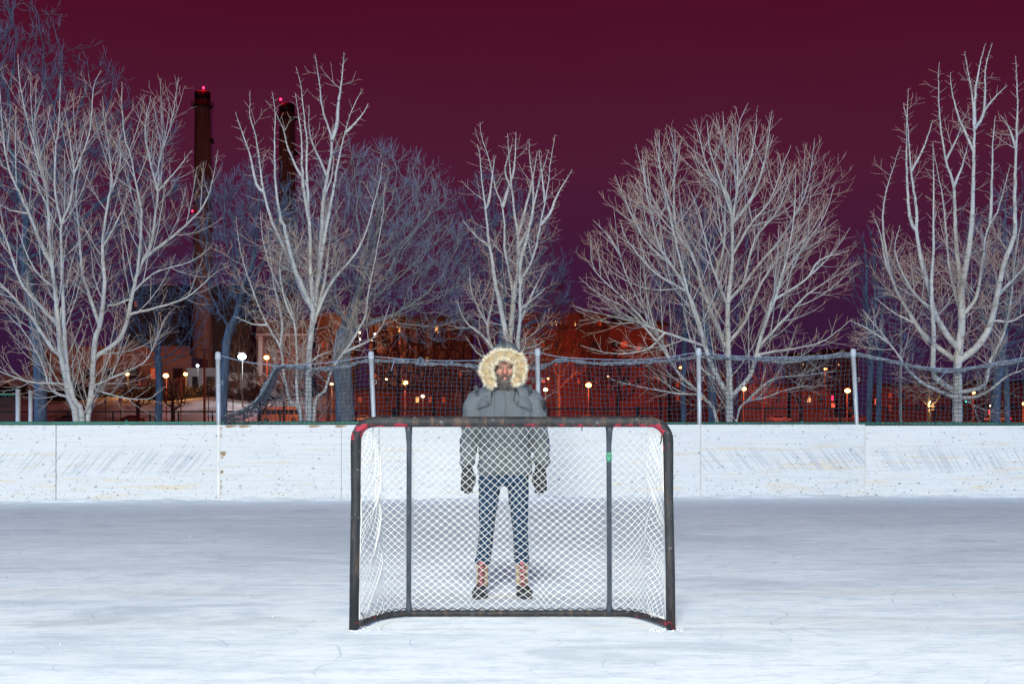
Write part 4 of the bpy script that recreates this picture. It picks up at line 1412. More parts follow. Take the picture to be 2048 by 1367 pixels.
# ================================================================== buildings
m_brick = mottled('dark_brick', (0.25, 0.13, 0.10), (0.18, 0.10, 0.085), 0.35, 0.85, 0.1)
m_stone = mottled('pale_stone', (0.27, 0.20, 0.16), (0.15, 0.115, 0.095), 0.25, 0.85, 0.1)
m_grey = mottled('grey_cladding', (0.24, 0.22, 0.21), (0.18, 0.165, 0.16), 0.2, 0.8, 0.15)
m_roof = mottled('dark_roof', (0.07, 0.06, 0.06), (0.05, 0.045, 0.045), 0.3)
m_white = mottled('white_cladding', (0.62, 0.62, 0.60), (0.5, 0.5, 0.5), 0.3)
k = NT('window_glass', 0.15, 0.5)
k.color(k.mix(k.noise(k.obj(), 0.5, 2), (0.02, 0.022, 0.03), (0.04, 0.04, 0.05)))
m_glass = k.m
m_lit = glow('lit_window', (1.0, 0.60, 0.22), 0.9)
m_litdim = glow('dim_window', (1.0, 0.30, 0.08), 0.05)


def block(name, label, cat, x0, x1, top, d, mat, windows, deep=14, roof=None, parapet=True, lit=(), group=None, bandmat=None, bands=()):
    """a building whose front wall spans photo columns x0..x1; windows = (x, y, w, h) in photo pixels"""
    s = d / F
    b = at((x0 + x1) / 2, d)
    t = thing(name, label, cat, (b[0], d, 0), 0, group)
    hw = (x1 - x0) / 2 * s
    H = float(W(0, top, d)[2])
    MB().box(-hw, hw, 0, deep, -0.5, H).build('wall', mat, t, smooth=False)
    MB().box(-hw - 0.3, hw + 0.3, -0.35, deep + 0.3, H + 0.003, H + (0.9 if parapet else 0.35)).build('roof', roof or m_roof, t, smooth=False)
    cx = (x0 + x1) / 2
    for (bx0, bx1, by0, by1, out) in bands:
        MB().box((bx0 - cx) * s, (bx1 - cx) * s, -out, -0.003, float(W(0, by1, d)[2]), float(W(0, by0, d)[2])).build('cornice', bandmat or m_stone, t, smooth=False)
    for n_, (wx, wy, ww, wh) in enumerate(windows):
        xa, xb = (wx - cx) * s, (wx + ww - cx) * s
        za, zb = float(W(0, wy + wh, d)[2]), float(W(0, wy, d)[2])
        fr = MB()
        f_ = 0.16
        fr.box(xa, xa + f_, -0.12, -0.004, za, zb).box(xb - f_, xb, -0.12, -0.004, za, zb).box(xa + f_, xb - f_, -0.12, -0.004, za, za + f_).box(xa + f_, xb - f_, -0.12, -0.004, zb - f_, zb)
        nm = max(1, int((xb - xa) / 2.2))
        for q in range(1, nm):
            xx = xa + (xb - xa) * q / nm
            fr.box(xx - .06, xx + .06, -0.10, -0.004, za + f_, zb - f_)
        w = fr.build('window', m_stone if mat is m_brick else m_grey, t, smooth=False)
        g_ = m_lit if n_ in lit else (m_litdim if (n_ * 7 + int(x0)) % 5 == 0 else m_glass)
        MB().box(xa + f_, xb - f_, -0.05, -0.006, za + f_, zb - f_).build('pane', g_, w, smooth=False)
    return t


def grid_win(xs, ys, w, h):
    return [(x, y, w, h) for y in ys for x in xs]


wR = [(1100 + i * 9, 640, 6, 13) for i in range(3)] + [(1148, 641, 5, 12), (1160, 641, 6, 12), (1072, 643, 7, 12), (1180, 640, 9, 13), (1195, 640, 9, 13)] + grid_win([1180, 1200, 1220, 1240], [681, 718, 752], 16, 15) + grid_win([1062, 1082, 1108, 1153], [684, 720, 754], 9, 13) + grid_win([1272, 1292, 1312], [690, 722, 754], 11, 14)
block('brick_block', 'long dark red brick block with a pale cornice, right of the hooded person', 'building', 1046, 1216, 634, 345, m_brick, [w for w in wR if w[0] + w[2] < 1214], 16, m_stone, True, (0, 1, 3), bands=((1046, 1216, 657, 661, 0.5), (1046, 1216, 702, 706, 0.4)))
block('brick_block', 'lower dark brick wing with tall windows, joined to the corniced block', 'building', 1218, 1335, 650, 342, m_brick, [w for w in wR if w[0] > 1216], 14, m_roof, True, (), bands=((1218, 1335, 703, 707, 0.4),))
block('roof_house', 'small dark plant room on the roofs of the brick blocks', 'roof house', 1228, 1285, 636, 352, m_roof, [], 8)
wC = grid_win([764, 792, 840, 868, 905], [650, 676], 10, 16) + grid_win([745, 775, 815, 850, 885, 915], [712, 742, 770], 9, 13)
block('factory', 'long orange lit factory with pilasters, seen through the dome of fine branches', 'building', 738, 942, 640, 360, m_stone, wC, 18, m_roof, True, (1, 3, 13), bands=[(x, x + 6, 643, 700, 0.7) for x in (740, 782, 828, 858, 895, 930)] + [(738, 942, 702, 707, 0.9)])
wO = [(545, 660, 8, 26), (560, 660, 8, 26), (590, 662, 9, 24), (545, 705, 9, 15), (572, 705, 9, 15)]
block('stepped_building', 'orange lit building with a slim white corner pillar beside the bright white lamp', 'building', 513, 616, 648, 350, m_stone, wO, 14, m_stone, True, (), bands=((513, 616, 667, 671, 0.5), (518, 526, 672, 752, 0.8)), bandmat=m_white)
block('stepped_building', 'orange lit stepped tower between the two pale and dark trunks', 'building', 634, 704, 632, 356, m_stone, grid_win([642, 658, 680], [650, 680, 720], 8, 16), 12, m_stone, True, (), bands=((634, 704, 660, 664, 0.6), (634, 704, 704, 708, 0.5)))
# heating plant
block('boiler_house', 'huge dark boiler house behind the base of the tall chimney', 'building', 250, 500, 575, 585, m_roof, [(268, 600, 8, 14), (300, 600, 8, 14), (332, 600, 8, 14)], 30, m_roof)
block('plant_hall', 'long low plant hall whose roof edge glows orange, behind the many stemmed tree', 'building', 60, 383, 716, 420, m_grey, grid_win([75, 120, 165, 210, 255, 300, 345], [735], 22, 24), 22, m_grey, False, (), bands=((60, 383, 692, 714, 1.4),), bandmat=m_stone)
block('white_shed', 'low white shed at the foot of the tall chimney', 'building', 374, 440, 738, 400, m_white, [(384, 752, 14, 20), (412, 752, 18, 20)], 10, m_white, False)
block('white_shed', 'small pale shed behind the green chain link gate', 'building', -30, 66, 752, 380, m_white, [(10, 758, 12, 12)], 10, m_white, False)
block('white_shed', 'wide pale garage behind the tall wire fence near the bright white lamp', 'building', 442, 512, 745, 395, m_white, [(455, 762, 20, 14)], 10, m_roof, False)
# houses on the right
block('house', 'low orange lit house under the round crowned tree', 'house', 1490, 1575, 776, 335, m_stone, grid_win([1500, 1525, 1550], [788], 12, 16), 10, m_roof, True)
block('house', 'long orange lit house left of the street lamp beside the leaning post', 'house', 1582, 1660, 780, 338, m_stone, grid_win([1590, 1612, 1636], [790], 11, 15), 10, m_roof, True, (1,))
block('house', 'red lit house behind the foot of the tallest pale tree', 'house', 1760, 1900, 774, 340, m_brick, grid_win([1775, 1800, 1830, 1860, 1880], [784, 808], 10, 13), 10, m_roof, True, (8,))
block('house', 'dim brick house at the edge of the picture', 'house', 1925, 2110, 768, 345, m_brick, grid_win([1940, 1965, 1992, 2020, 2060], [782, 806], 11, 13), 10, m_roof, True, (2,))
block('house', 'dark hilltop house with small lights behind the round crowned tree', 'house', 1585, 1650, 710, 520, m_brick, grid_win([1592, 1603, 1618, 1634], [714, 726], 5, 6), 14, m_roof, True, (1, 5))
block('house', 'dark hilltop house left of the leaning net post', 'house', 1652, 1716, 703, 530, m_brick, grid_win([1660, 1675, 1692], [710, 726], 5, 6), 14, m_roof, True, (4,))
block('house', 'dim low house seen between the person and the round crowned tree', 'house', 1340, 1470, 752, 350, m_brick, grid_win([1350, 1372, 1396, 1420, 1446], [762, 788], 10, 13), 10, m_roof, True, (7,))
block('house', 'red lit low row house behind the net left of the person', 'house', 700, 905, 782, 320, m_brick, grid_win([715, 742, 770, 830, 855, 882], [792], 10, 14), 9, m_roof, True, (3,))

# hill and snow bank
k = NT('snow_bank', 0.9, 0.1)
n = k.noise(k.map(k.geo(), (0.12, 0.12, 0.3)), 1, 5)
k.color(k.mix(k.step(n, 0.4, 0.62), (0.42, 0.41, 0.42), (0.20, 0.17, 0.16)))
m_bank = k.m
bk = MB()
rows = []
for px in range(-300, 760, 20):
    d0 = 318.0
    fade = min(1, (740 - px) / 120)
    row = []
    for j, (dy, z) in enumerate(((0, -0.1), (6, 1.6), (14, 3.6), (24, 4.9), (40, 5.0), (60, 4.6))):
        row.append(((px - 1024) * d0 / F, d0 + dy, z * fade * (1 + 0.10 * math.sin(px * 0.03 + j))))
    rows.append(row)
rows = np.array(rows)
n_, m_ = rows.shape[:2]
idx = np.arange(n_ * m_).reshape(n_, m_)
bk.add(rows.reshape(-1, 3), np.concatenate([np.stack([idx[:-1, j], idx[1:, j], idx[1:, j + 1], idx[:-1, j + 1]], 1) for j in range(m_ - 1)]))
tag(bk.build('snow_bank', m_bank), 'snow covered bank in front of the heating plant', 'terrain', kind='structure')
m_road = mottled('wet_street', (0.10, 0.095, 0.09), (0.30, 0.29, 0.28), 0.3, 0.5, 0.4)
rdm = MB()
rdm.add([(-400, 296, -0.016), (400, 296, -0.016), (400, 311, -0.016), (-400, 311, -0.016)], [(0, 1, 2, 3)])
tag(rdm.build('street', m_road, smooth=False), 'slushy street crossing behind the park', 'street', kind='structure')
kb = MB().box(-400, 400, 311, 311.4, -0.02, 0.13).box(-400, 400, 295.6, 296, -0.02, 0.13)
tag(kb.build('kerb', m_stone, smooth=False), 'stone kerbs along the slushy street', 'kerb', kind='structure')
# dark hedge on top of the bank
m_leaf = mottled('hedge_twigs', (0.035, 0.03, 0.028), (0.06, 0.05, 0.045), 1.5, 0.9)
hb = MB()
for i in range(5200):
    px = RNG.uniform(-150, 640)
    d_ = 348 + RNG.uniform(-1.5, 1.5)
    hz = 4.3 + 3.4 * RNG.uniform() ** 0.8 * (0.8 + 0.25 * math.sin(px * 0.05) + 0.15 * math.sin(px * 0.17))
    c_ = np.array([(px - 1024) * d_ / F, d_, hz])
    a_ = RNG.normal(0, 0.5, (3, 3))
    hb.add(c_ + a_, [(0, 1, 2)])
tag(hb.build('hedge', m_leaf, smooth=False), 'dark unclipped hedge along the top of the snow bank', 'hedge')

# ================================================================== street lamps
m_sod = glow('sodium_lamp', (1.0, 0.50, 0.13), 16)
m_merc = glow('white_lamp', (0.75, 0.92, 1.0), 40)
m_warm = glow('warm_globe', (1.0, 0.74, 0.42), 12)
m_pole = mottled('lamp_pole', (0.06, 0.055, 0.052), (0.045, 0.04, 0.04), 1.0, 0.5)


def lamp(label, px, py, d, r_px, mat, col, energy, arm=0, group='street lamps beyond the park', pole=True):
    s = d / F
    r_px *= 1.22  # bulbs enlarged, lamp bloom put into their size
    p = W(px, py, d)
    t = thing('street_lamp', label, 'street lamp', (p[0] + arm * s, d, 0), 0, group)
    h = float(p[2])
    if pole:
        MB().tube([(0, 0, 0), (0, 0, 0.5), (0, 0, 0.55), (0, 0, h * 0.6), (0, 0, h + 0.2)], [0.2, 0.2, 0.13, 0.11, 0.08], 8).build('pole', m_pole, t)
        MB().tube([(0, 0, h + 0.15), (-arm * s * 0.4, -0.2, h + 0.45), (-arm * s, -0.5, h + r_px * s * 1.2 + 0.1)], 0.06, 6).build('arm', m_pole, t)
    c = (-arm * s, -0.55, h)
    hd = MB().tube([(c[0], c[1], h + r_px * s * 0.75), (c[0], c[1], h + r_px * s * 1.0), (c[0], c[1], h + r_px * s * 1.3)], [r_px * s * 0.9, r_px * s * 1.0, 0.05], 12).build('lamp_head', m_pole, t)
    MB().ball(c, (r_px * s, r_px * s, r_px * s * 0.72), 14, 8).build('bulb', mat, hd)
    if energy:
        l = bpy.data.lights.new('lamp_light', 'POINT')
        l.energy = energy
        l.color = col
        l.shadow_soft_size = 0.5
        o = bpy.data.objects.new('lamp_light', l)
        o.location = (c[0], c[1] - 1.8, h - r_px * s - 0.2)
        o.parent = t
        COL.objects.link(o)
    return t


SOD = (1.0, 0.088, 0.03)
K = 0.60
lamp('brilliant white floodlight on a pole above the wire fence, next to the bare net post', 485, 713, 330, 7.0, m_merc, (0.8, 0.92, 1.0), 9000 * K)
lamp('small bluish white lamp at the foot of the tall chimney', 396, 731, 385, 2.6, m_merc, (0.8, 0.92, 1.0), 2500 * K)
lamp('orange street lamp before the slim white corner pillar', 534, 715, 318, 4.4, m_sod, SOD, 9000 * K)
lamp('orange street lamp on a short pole right of the many stemmed tree', 333, 751, 285, 4.6, m_sod, SOD, 5200 * K)
lamp('yellow wall height lamp seen through the branches of the many stemmed tree', 256, 748, 345, 3.2, m_sod, (1, 0.4, 0.08), 3000 * K)
lamp('yellow lamp by the low white shed', 372, 748, 345, 3.4, m_sod, (1, 0.4, 0.08), 3200 * K)
lamp('pinkish globe lamp between the pale trunk and the thick dark trunk', 664, 768, 290, 2.8, m_warm, (1.0, 0.32, 0.10), 7000 * K)
lamp('orange street lamp on a tall pole, midway between the leaning post and the person', 810, 765, 282, 5.0, m_sod, SOD, 8000 * K)
lamp('yellow white globe lamp low beside the forked orange tree', 846, 792, 288, 3.0, m_warm, (1.0, 0.5, 0.2), 1500 * K)
lamp('faint small lamp high over the row house, left of the tall orange lamp', 773, 758, 330, 2.0, m_warm, SOD, 2200 * K)
lamp('round white globe lamp at the shoulder of the person', 1091, 779, 280, 3.6, m_warm, (1.0, 0.45, 0.2), 2200 * K)
lamp('orange street lamp on a pole above a parked car, right of the person', 1177, 770, 284, 5.0, m_sod, SOD, 8000 * K)
lamp('tiny lamp above the round globe lamp, beside the person', 1096, 757, 335, 1.6, m_sod, SOD, 2400 * K)
lamp('dim orange lamp glimpsed behind a stem of the round crowned tree', 1361, 735, 320, 2.8, m_sod, SOD, 3500 * K)
lamp('tiny yellow lamp at the tip of a low branch of the round crowned tree', 1216, 753, 330, 2.0, m_warm, SOD, 2500 * K)
lamp('orange street lamp just right of the trunk of the round crowned tree', 1487, 777, 286, 4.4, m_sod, SOD, 7000 * K)
lamp('pale orange lamp high left of the leaning net post', 1650, 738, 325, 3.0, m_sod, SOD, 6000 * K)
lamp('bright orange street lamp close to the foot of the leaning net post', 1694, 781, 285, 4.8, m_sod, SOD, 8000 * K)
lamp('greenish yellow lamp left of the thick trunk of the tallest tree', 1856, 804, 282, 3.0, m_warm, (1.0, 0.7, 0.3), 1500 * K)
lamp('small orange lamp right of the thick trunk of the tallest tree', 1946, 785, 300, 2.6, m_sod, SOD, 5000 * K)
lamp('small yellow lamp low behind the branches at the picture edge', 1980, 811, 282, 2.4, m_warm, (1, 0.6, 0.2), 1800 * K)
lamp('orange lamp at the very edge of the picture', 2046, 807, 284, 3.0, m_sod, SOD, 4000 * K)
for i, (px, py, rr_) in enumerate(((719, 665, 2.6), (749, 668, 2.6), (720, 678, 1.8), (711, 672, 1.6), (745, 681, 1.8))):
    s = 354 / F
    p = W(px, py, 354)
    t = thing('wall_lamp', ['brightest warm lamp high on the tall frame left of the orange factory', 'warm lamp pair beside the leaning post, high before the factory', 'small lamp under the brightest one before the factory', 'tiny lamp left of the brightest one before the factory', 'small lamp below the pair before the factory'][i], 'lamp', (p[0], 354, p[2]), 0, 'lamps clustered before the factory')
    MB().ball((0, 0, 0), rr_ * s, 10, 6).build('bulb', m_warm, t)
    MB().tube([(0, 0.1, rr_ * s * .6), (0, 0.6, rr_ * s * 1.3), (0, 5.9, rr_ * s * 1.6)], 0.09, 5).build('bracket', m_pole, t)
l = bpy.data.lights.new('factory_wall_light', 'POINT')
l.energy = 4200
l.color = (1, 0.26, 0.05)
o = bpy.data.objects.new('factory_wall_light', l)
o.location = W(738, 672, 346)
COL.objects.link(o)

for q in (120, 200, 280, 355):  # added lights without fixtures, washing the roof edge orange
    l = bpy.data.lights.new('added_eave_wash', 'POINT')
    l.energy = 420
    l.color = (1, 0.22, 0.08)
    o = bpy.data.objects.new('added_eave_wash', l)
    o.location = W(q, 722, 414)
    COL.objects.link(o)
l = bpy.data.lights.new('added_chimney_fill', 'POINT')  # added light with no lamp built, brightening the lower chimney
l.energy = 34000
l.color = (1, 0.62, 0.5)
o = bpy.data.objects.new('added_chimney_fill', l)
o.location = W(450, 735, 505)
COL.objects.link(o)

# traffic light, signs, poles
m_red = glow('red_signal', (1.0, 0.01, 0.05), 9)
m_teal = glow('green_signal', (0.02, 0.75, 0.6), 2.5)
for lab, px, py, mat in (('traffic light showing red at the crossing, left of the leaning net post', 1664, 798, m_red), ('traffic light showing green between the slender dark trunks', 1740, 798, m_teal), ('traffic light showing green behind the thick trunk of the tallest tree', 1931, 797, m_teal), ('traffic light showing red in the branches at the picture edge', 1978, 826, m_red)):
    d = 288
    s = d / F
    p = W(px, py, d)
    t = thing('traffic_light', lab, 'traffic light', (p[0], d, 0), 0, 'traffic lights at the crossing')
    h = float(p[2])
    MB().tube([(0, 0, 0), (0, 0, h + 1.0)], 0.08, 6).build('pole', m_pole, t)
    bevel(MB().box(-0.22, 0.22, -0.35, -0.1, h - 0.75, h + 0.75).build('signal_head', m_soot, t, smooth=False), 0.05)
    for q in (-0.45, 0, 0.45):
        on = (q == 0.45) if mat is m_red else (q == -0.45)
        if mat is m_red and q == 0:
            on = True
        MB().tube([(0, -0.351, h + q), (0, -0.45, h + q)], 0.19 if on else 0.15, 10).build('lens', mat if on else m_glass, t)
k = NT('sign_face', 0.5)
k.color(k.mix(k.noise(k.obj(), 2.0, 2), (0.75, 0.75, 0.73), (0.65, 0.65, 0.64)))
m_sign = k.m
m_yel = mottled('yellow_sign', (0.75, 0.40, 0.04), (0.6, 0.33, 0.04), 2)
for lab, px, y0, y1, w, d, mt in (('white sign plate on a post left of the lamp with the short pole', 241, 794, 805, 8, 250, m_sign), ('small white sign under the lit lamp behind the many stemmed tree', 279, 763, 771, 6, 300, m_sign), ('small grey parking sign beside the forked low trunk', 211, 796, 806, 5, 240, m_grey),
                                  ('tall white notice board left of the thick trunk of the tallest tree', 1831, 791, 806, 9, 270, m_sign), ('pale notice plate under the traffic light', 1753, 797, 808, 7, 285, m_sign), ('white street sign right below the red traffic light', 1666, 806, 814, 7, 284, m_sign), ('yellow diamond warning sign close to the leaning net post', 1701, 811, 824, 7, 275, m_yel)):
    s = d / F
    p = W(px, y0, d)
    t = thing('street_sign', lab, 'sign', (p[0], d, 0), 0, 'street signs')
    z1, z0 = float(W(px, y0, d)[2]), float(W(px, y1, d)[2])
    MB().tube([(0, 0, 0), (0, 0, z1)], 0.05, 6).build('post', m_pole, t)
    pr = [(-w * s / 2, z0), (w * s / 2, z0), (w * s / 2, z1), (-w * s / 2, z1)]
    if mt is m_yel:
        pr = [(0, z0), (w * s / 2, (z0 + z1) / 2), (0, z1), (-w * s / 2, (z0 + z1) / 2)]
    MB().prism(pr, -0.10, -0.06).build('plate', mt, t, smooth=False)
m_opole = mottled('wooden_pole', (0.36, 0.24, 0.15), (0.26, 0.17, 0.11), 1.0, stretch=(3, 3, 0.3))
for lab, px, top, d, r in (('tall wooden utility pole lit orange before the tall chimney', 409, 690, 270, 0.22), ('short wooden pole lit orange beside the bus', 568, 766, 262, 0.26), ('slim lamp pole without light left of the tall chimney foot', 362, 748, 300, 0.10)):
    b = at(px, d)
    h = float(W(px, top, d)[2])
    t = thing('utility_pole', lab, 'pole', b, 0, 'poles along the street')
    MB().tube([(0, 0, 0), (0, 0, h * 0.6), (0, 0, h)], [r, r * 0.9, r * 0.75], 8).build('pole', m_opole, t)
    MB().box(-0.9, 0.9, -0.14 - r, -r, h - 0.9, h - 0.7).build('cross_arm', m_opole, t, smooth=False)
# tall wire fence before the garage
t = thing('wire_fence', 'tall wire fence with thin posts before the pale garage and the bright white lamp', 'fence', at(465, 314))
s = 314 / F
hh = float(W(0, 762, 314)[2])
for px in (417, 466, 518):
    MB().tube([((px - 465) * s, 0, 0), ((px - 465) * s, 0, hh)], 0.09, 6).build('fence_post', m_pole, t)
MB().tube([((410 - 465) * s, 0, hh), ((560 - 465) * s, 0, hh)], 0.05, 5).build('top_rail', m_pole, t)
wm = MB()
for px in np.arange(410, 560, 2.2):
    wm.tube([((px - 465) * s, 0.1, 0.1), ((px - 465) * s, 0.1, hh)], 0.012, 3, caps=False)
for q in np.arange(0.3, hh, 0.5):
    wm.tube([((410 - 465) * s, 0.1, q), ((560 - 465) * s, 0.1, q)], 0.012, 3, caps=False)
wm.build('wire_mesh', m_pole, t)

# ================================================================== vehicles
m_tyre = mottled('tyre', (0.02, 0.02, 0.02), (0.03, 0.03, 0.03), 5, 0.8)
m_rim = mottled('wheel_rim', (0.4, 0.4, 0.42), (0.3, 0.3, 0.32), 8, 0.3, 0.5, 0.1, 0.6)
m_tail = glow('tail_light', (1, 0.01, 0.04), 5)
m_head = glow('head_light', (1, 0.9, 0.75), 9)


def car(label, px, d, flip, col, lights=0, van=False):
    paint = mottled('car_paint', col, tuple(q * 0.8 for q in col), 1.5, 0.3, 0.5, 0.02)
    t = thing('parked_car', label, 'car', at(px, d), math.pi if flip else 0, 'cars along the street')
    if van:
        prof = [(-2.4, .35), (2.3, .35), (2.45, .7), (2.35, 1.05), (1.75, 1.15), (1.2, 1.85), (-2.3, 1.9), (-2.45, 1.2)]
        win = [(1.62, 1.17), (1.15, 1.72), (-2.1, 1.76), (-2.15, 1.2)]
    else:
        prof = [(-2.2, .32), (2.15, .32), (2.3, .55), (2.22, .8), (1.25, .95), (0.55, 1.40), (-0.9, 1.46), (-1.75, 1.0), (-2.25, .95), (-2.32, .6)]
        win = [(1.1, .97), (.5, 1.33), (-.85, 1.39), (-1.55, .99)]
    b = MB().prism(prof, -0.86, 0.86).build('body', paint, t, smooth=False)
    bevel(b, 0.09, 3)
    for sd in (-1, 1):
        y0, y1 = (-0.875, -0.862) if sd < 0 else (0.862, 0.875)
        MB().prism(win, y0, y1).build('side_window', m_glass, t, smooth=False)
        for x in (-1.4, 1.4):
            w = MB().tube([(x, sd * 0.68, 0.33), (x, sd * 0.70, 0.33), (x, sd * 0.88, 0.33), (x, sd * 0.90, 0.33)], [0.28, 0.33, 0.33, 0.28], 18).build('wheel', m_tyre, t)
            MB().tube([(x, sd * 0.88, 0.33), (x, sd * 0.91, 0.33)], [0.2, 0.18], 14).build('rim', m_rim, w)
        MB().box(2.2, 2.31, sd * 0.7 - 0.14, sd * 0.7 + 0.14, 0.62, 0.76).build('headlight', m_head if lights == 1 else m_sign, t, smooth=False)
        MB().box(-2.36, -2.22, sd * 0.7 - 0.14, sd * 0.7 + 0.14, 0.72, 0.88).build('taillight', m_tail if lights == 2 else m_red_dull, t, smooth=False)
    return t


m_red_dull = mottled('red_lens', (0.3, 0.01, 0.02), (0.2, 0.01, 0.015), 5, 0.3)
car('pale sedan parked under the orange lamp, right of the person', 1172, 292, True, (0.55, 0.52, 0.5))
car('dark sedan parked between the person and the upright net post', 1292, 294, False, (0.08, 0.08, 0.09))
car('light sedan parked right of the trunk of the round crowned tree', 1557, 292, False, (0.42, 0.40, 0.40))
car('grey sedan with lit headlamps before the traffic light', 1668, 299, False, (0.3, 0.3, 0.32), 1)
car('dark sedan parked behind the many stemmed tree', 268, 292, False, (0.06, 0.06, 0.07))
car('dark sedan parked before the snow bank, beside the forked low trunk', 135, 294, True, (0.10, 0.10, 0.11))
car('red sedan with lit tail lamps at the green traffic light', 1715, 303, True, (0.35, 0.03, 0.04), 2)
car('dark sedan at the foot of the leaning post left of the person', 775, 293, False, (0.07, 0.07, 0.08))
car('pale sedan parked past the thick dark trunk', 722, 299, True, (0.5, 0.47, 0.45))
car('white sedan far behind the thick trunk of the tallest tree', 1995, 297, True, (0.6, 0.6, 0.6), 2)
t = thing('shuttle_bus', 'orange lit shuttle bus with a row of windows, left of the spurred pale trunk', 'bus', at(562, 301))
s = 301 / F
bus = mottled('bus_paint', (0.62, 0.50, 0.36), (0.55, 0.44, 0.32), 0.8, 0.4)
bevel(MB().prism([(-4.2, .4), (4.1, .4), (4.3, 1.2), (4.1, 2.9), (3.9, 3.05), (-4.1, 3.05), (-4.25, 2.8)], -1.1, 1.1).build('body', bus, t, smooth=False), 0.12, 3)
for i in range(7):
    x = -3.9 + i * 1.12
    MB().box(x, x + 0.9, -1.125, -1.102, 1.55, 2.45).build('window', m_glass, t, smooth=False)
MB().box(-4.1, 3.9, -1.12, -1.102, 2.62, 2.8).build('stripe', m_sign, t, smooth=False)
for x in (-2.6, 2.6):
    w = MB().tube([(x, -1.0, .45), (x, -1.13, .45)], 0.45, 18).build('wheel', m_tyre, t)
    MB().tube([(x, -1.13, .45), (x, -1.15, .45)], 0.26, 14).build('rim', m_rim, w)

# ================================================================== the person
PDIST = 11.2
PS = F / PDIST
pr_ = thing('person', 'person in grey fur trimmed parka, jeans and laced boots, standing behind the goal', 'person', ((1010 - 1024) / PS, PDIST, 0))
prng = np.random.default_rng(5)


def H(px, py, y=0.0):
    """local point of the figure from a photo pixel"""
    return np.array([(px - 1010) / PS, y, (1191.4 - py) / PS])


def cloth(name, c1, c2, folds=1.0, weave=260, fold_scale=(9, 9, 5)):
    k = NT(name, 0.8, 0.2)
    p = k.obj()
    n = k.noise(k.map(p, fold_scale), 1.0, 4, 0.55, 0.6)
    wv = k.noise(k.map(p, (weave, weave, weave * 0.6)), 1.0, 2)
    c = k.mix(k.step(k.noise(p, 5, 4), 0.35, 0.7), c1, c2)
    c = k.mix(k.step(wv, 0.4, 0.7, 0, 0.18), c, tuple(q * 0.6 for q in c1))
    k.color(c)
    k.bump(k.math('ADD', k.math('MULTIPLY', n, 2.2 * folds), k.math('MULTIPLY', wv, 0.10)), 0.55, 0.02)
    return k.m


m_parka = cloth('parka_cloth', (0.095, 0.108, 0.124), (0.078, 0.090, 0.103))
m_parka2 = cloth('parka_flap', (0.092, 0.105, 0.120), (0.076, 0.087, 0.100), 0.3)
m_dkcloth = cloth('dark_cloth', (0.030, 0.032, 0.038), (0.02, 0.022, 0.027))
m_tab = mottled('tab_cloth', (0.055, 0.06, 0.066), (0.04, 0.044, 0.05), 30, 0.8, 0.15)
m_jean = cloth('denim', (0.006, 0.024, 0.056), (0.010, 0.036, 0.078), 1.2, 300, (16, 16, 12))
m_glove = mottled('black_leather', (0.012, 0.014, 0.019), (0.02, 0.022, 0.028), 14, 0.55, 0.25, 0.4)
m_tan = mottled('tan_leather', (0.46, 0.33, 0.21), (0.34, 0.23, 0.14), 12, 0.65, 0.25, 0.3)
m_pink = mottled('pink_red_laces', (0.55, 0.16, 0.18), (0.28, 0.06, 0.07), 60, 0.7, 0.2, 0.3)
m_rubber = mottled('dark_rubber', (0.04, 0.045, 0.055), (0.025, 0.028, 0.035), 12, 0.55, 0.35, 0.2)
k = NT('skin', 0.55, 0.35)
p = k.obj()
x, y, z = k.sep(p)
n = k.noise(p, 26, 4)
c = k.mix(k.step(n, 0.35, 0.7), (0.26, 0.15, 0.115), (0.20, 0.115, 0.088))
nose = k.math('MULTIPLY', k.step(y, -0.085, -0.112), k.step(z, 1.565, 1.585))
cheek = k.math('MULTIPLY', k.step(k.math('ABSOLUTE', k.math('SUBTRACT', k.math('ABSOLUTE', x), 0.036)), 0.022, 0.0), k.step(k.math('ABSOLUTE', k.math('SUBTRACT', z, 1.605)), 0.03, 0.0))
c = k.mix(k.math('MAXIMUM', k.math('MULTIPLY', nose, 0.7), k.math('MULTIPLY', cheek, 0.45)), c, (0.44, 0.15, 0.12))
k.color(c)
k.b.inputs['Subsurface Weight'].default_value = 0.15
k.b.inputs['Subsurface Radius'].default_value = (0.012, 0.005, 0.003)
k.bump(n, 0.12, 0.004)
m_skin = k.m
k = NT('lip', 0.45, 0.4)
k.color(k.mix(k.noise(k.obj(), 60, 2), (0.46, 0.17, 0.15), (0.38, 0.13, 0.12)))
m_lip = k.m
k = NT('shaded_lid', 0.2, 0.5)
k.color(k.mix(k.noise(k.obj(), 40, 2), (0.20, 0.12, 0.095), (0.16, 0.095, 0.075)))  # lid skin with the socket's shade put into the colour
m_eye = k.m
k = NT('beard_hair', 0.6, 0.3)
k.color(k.mix(k.step(k.noise(k.obj(), 120, 2), 0.45, 0.62), (0.05, 0.040, 0.036), (0.30, 0.27, 0.26)))
m_beard = k.m
k = NT('fur', 0.75, 0.15)
a = k.attr('rad')
hue = k.noise(k.obj(), 17, 3)
c = k.mix(k.step(hue, 0.38, 0.64), (0.88, 0.82, 0.68), (0.76, 0.65, 0.46))
c = k.mix(k.step(a, 0.0, 0.65), (0.50, 0.38, 0.22), c)
c = k.mix(k.step(a, 0.72, 1.0, 0, 0.55), c, (0.84, 0.80, 0.70))
k.color(c)
m_fur = k.m


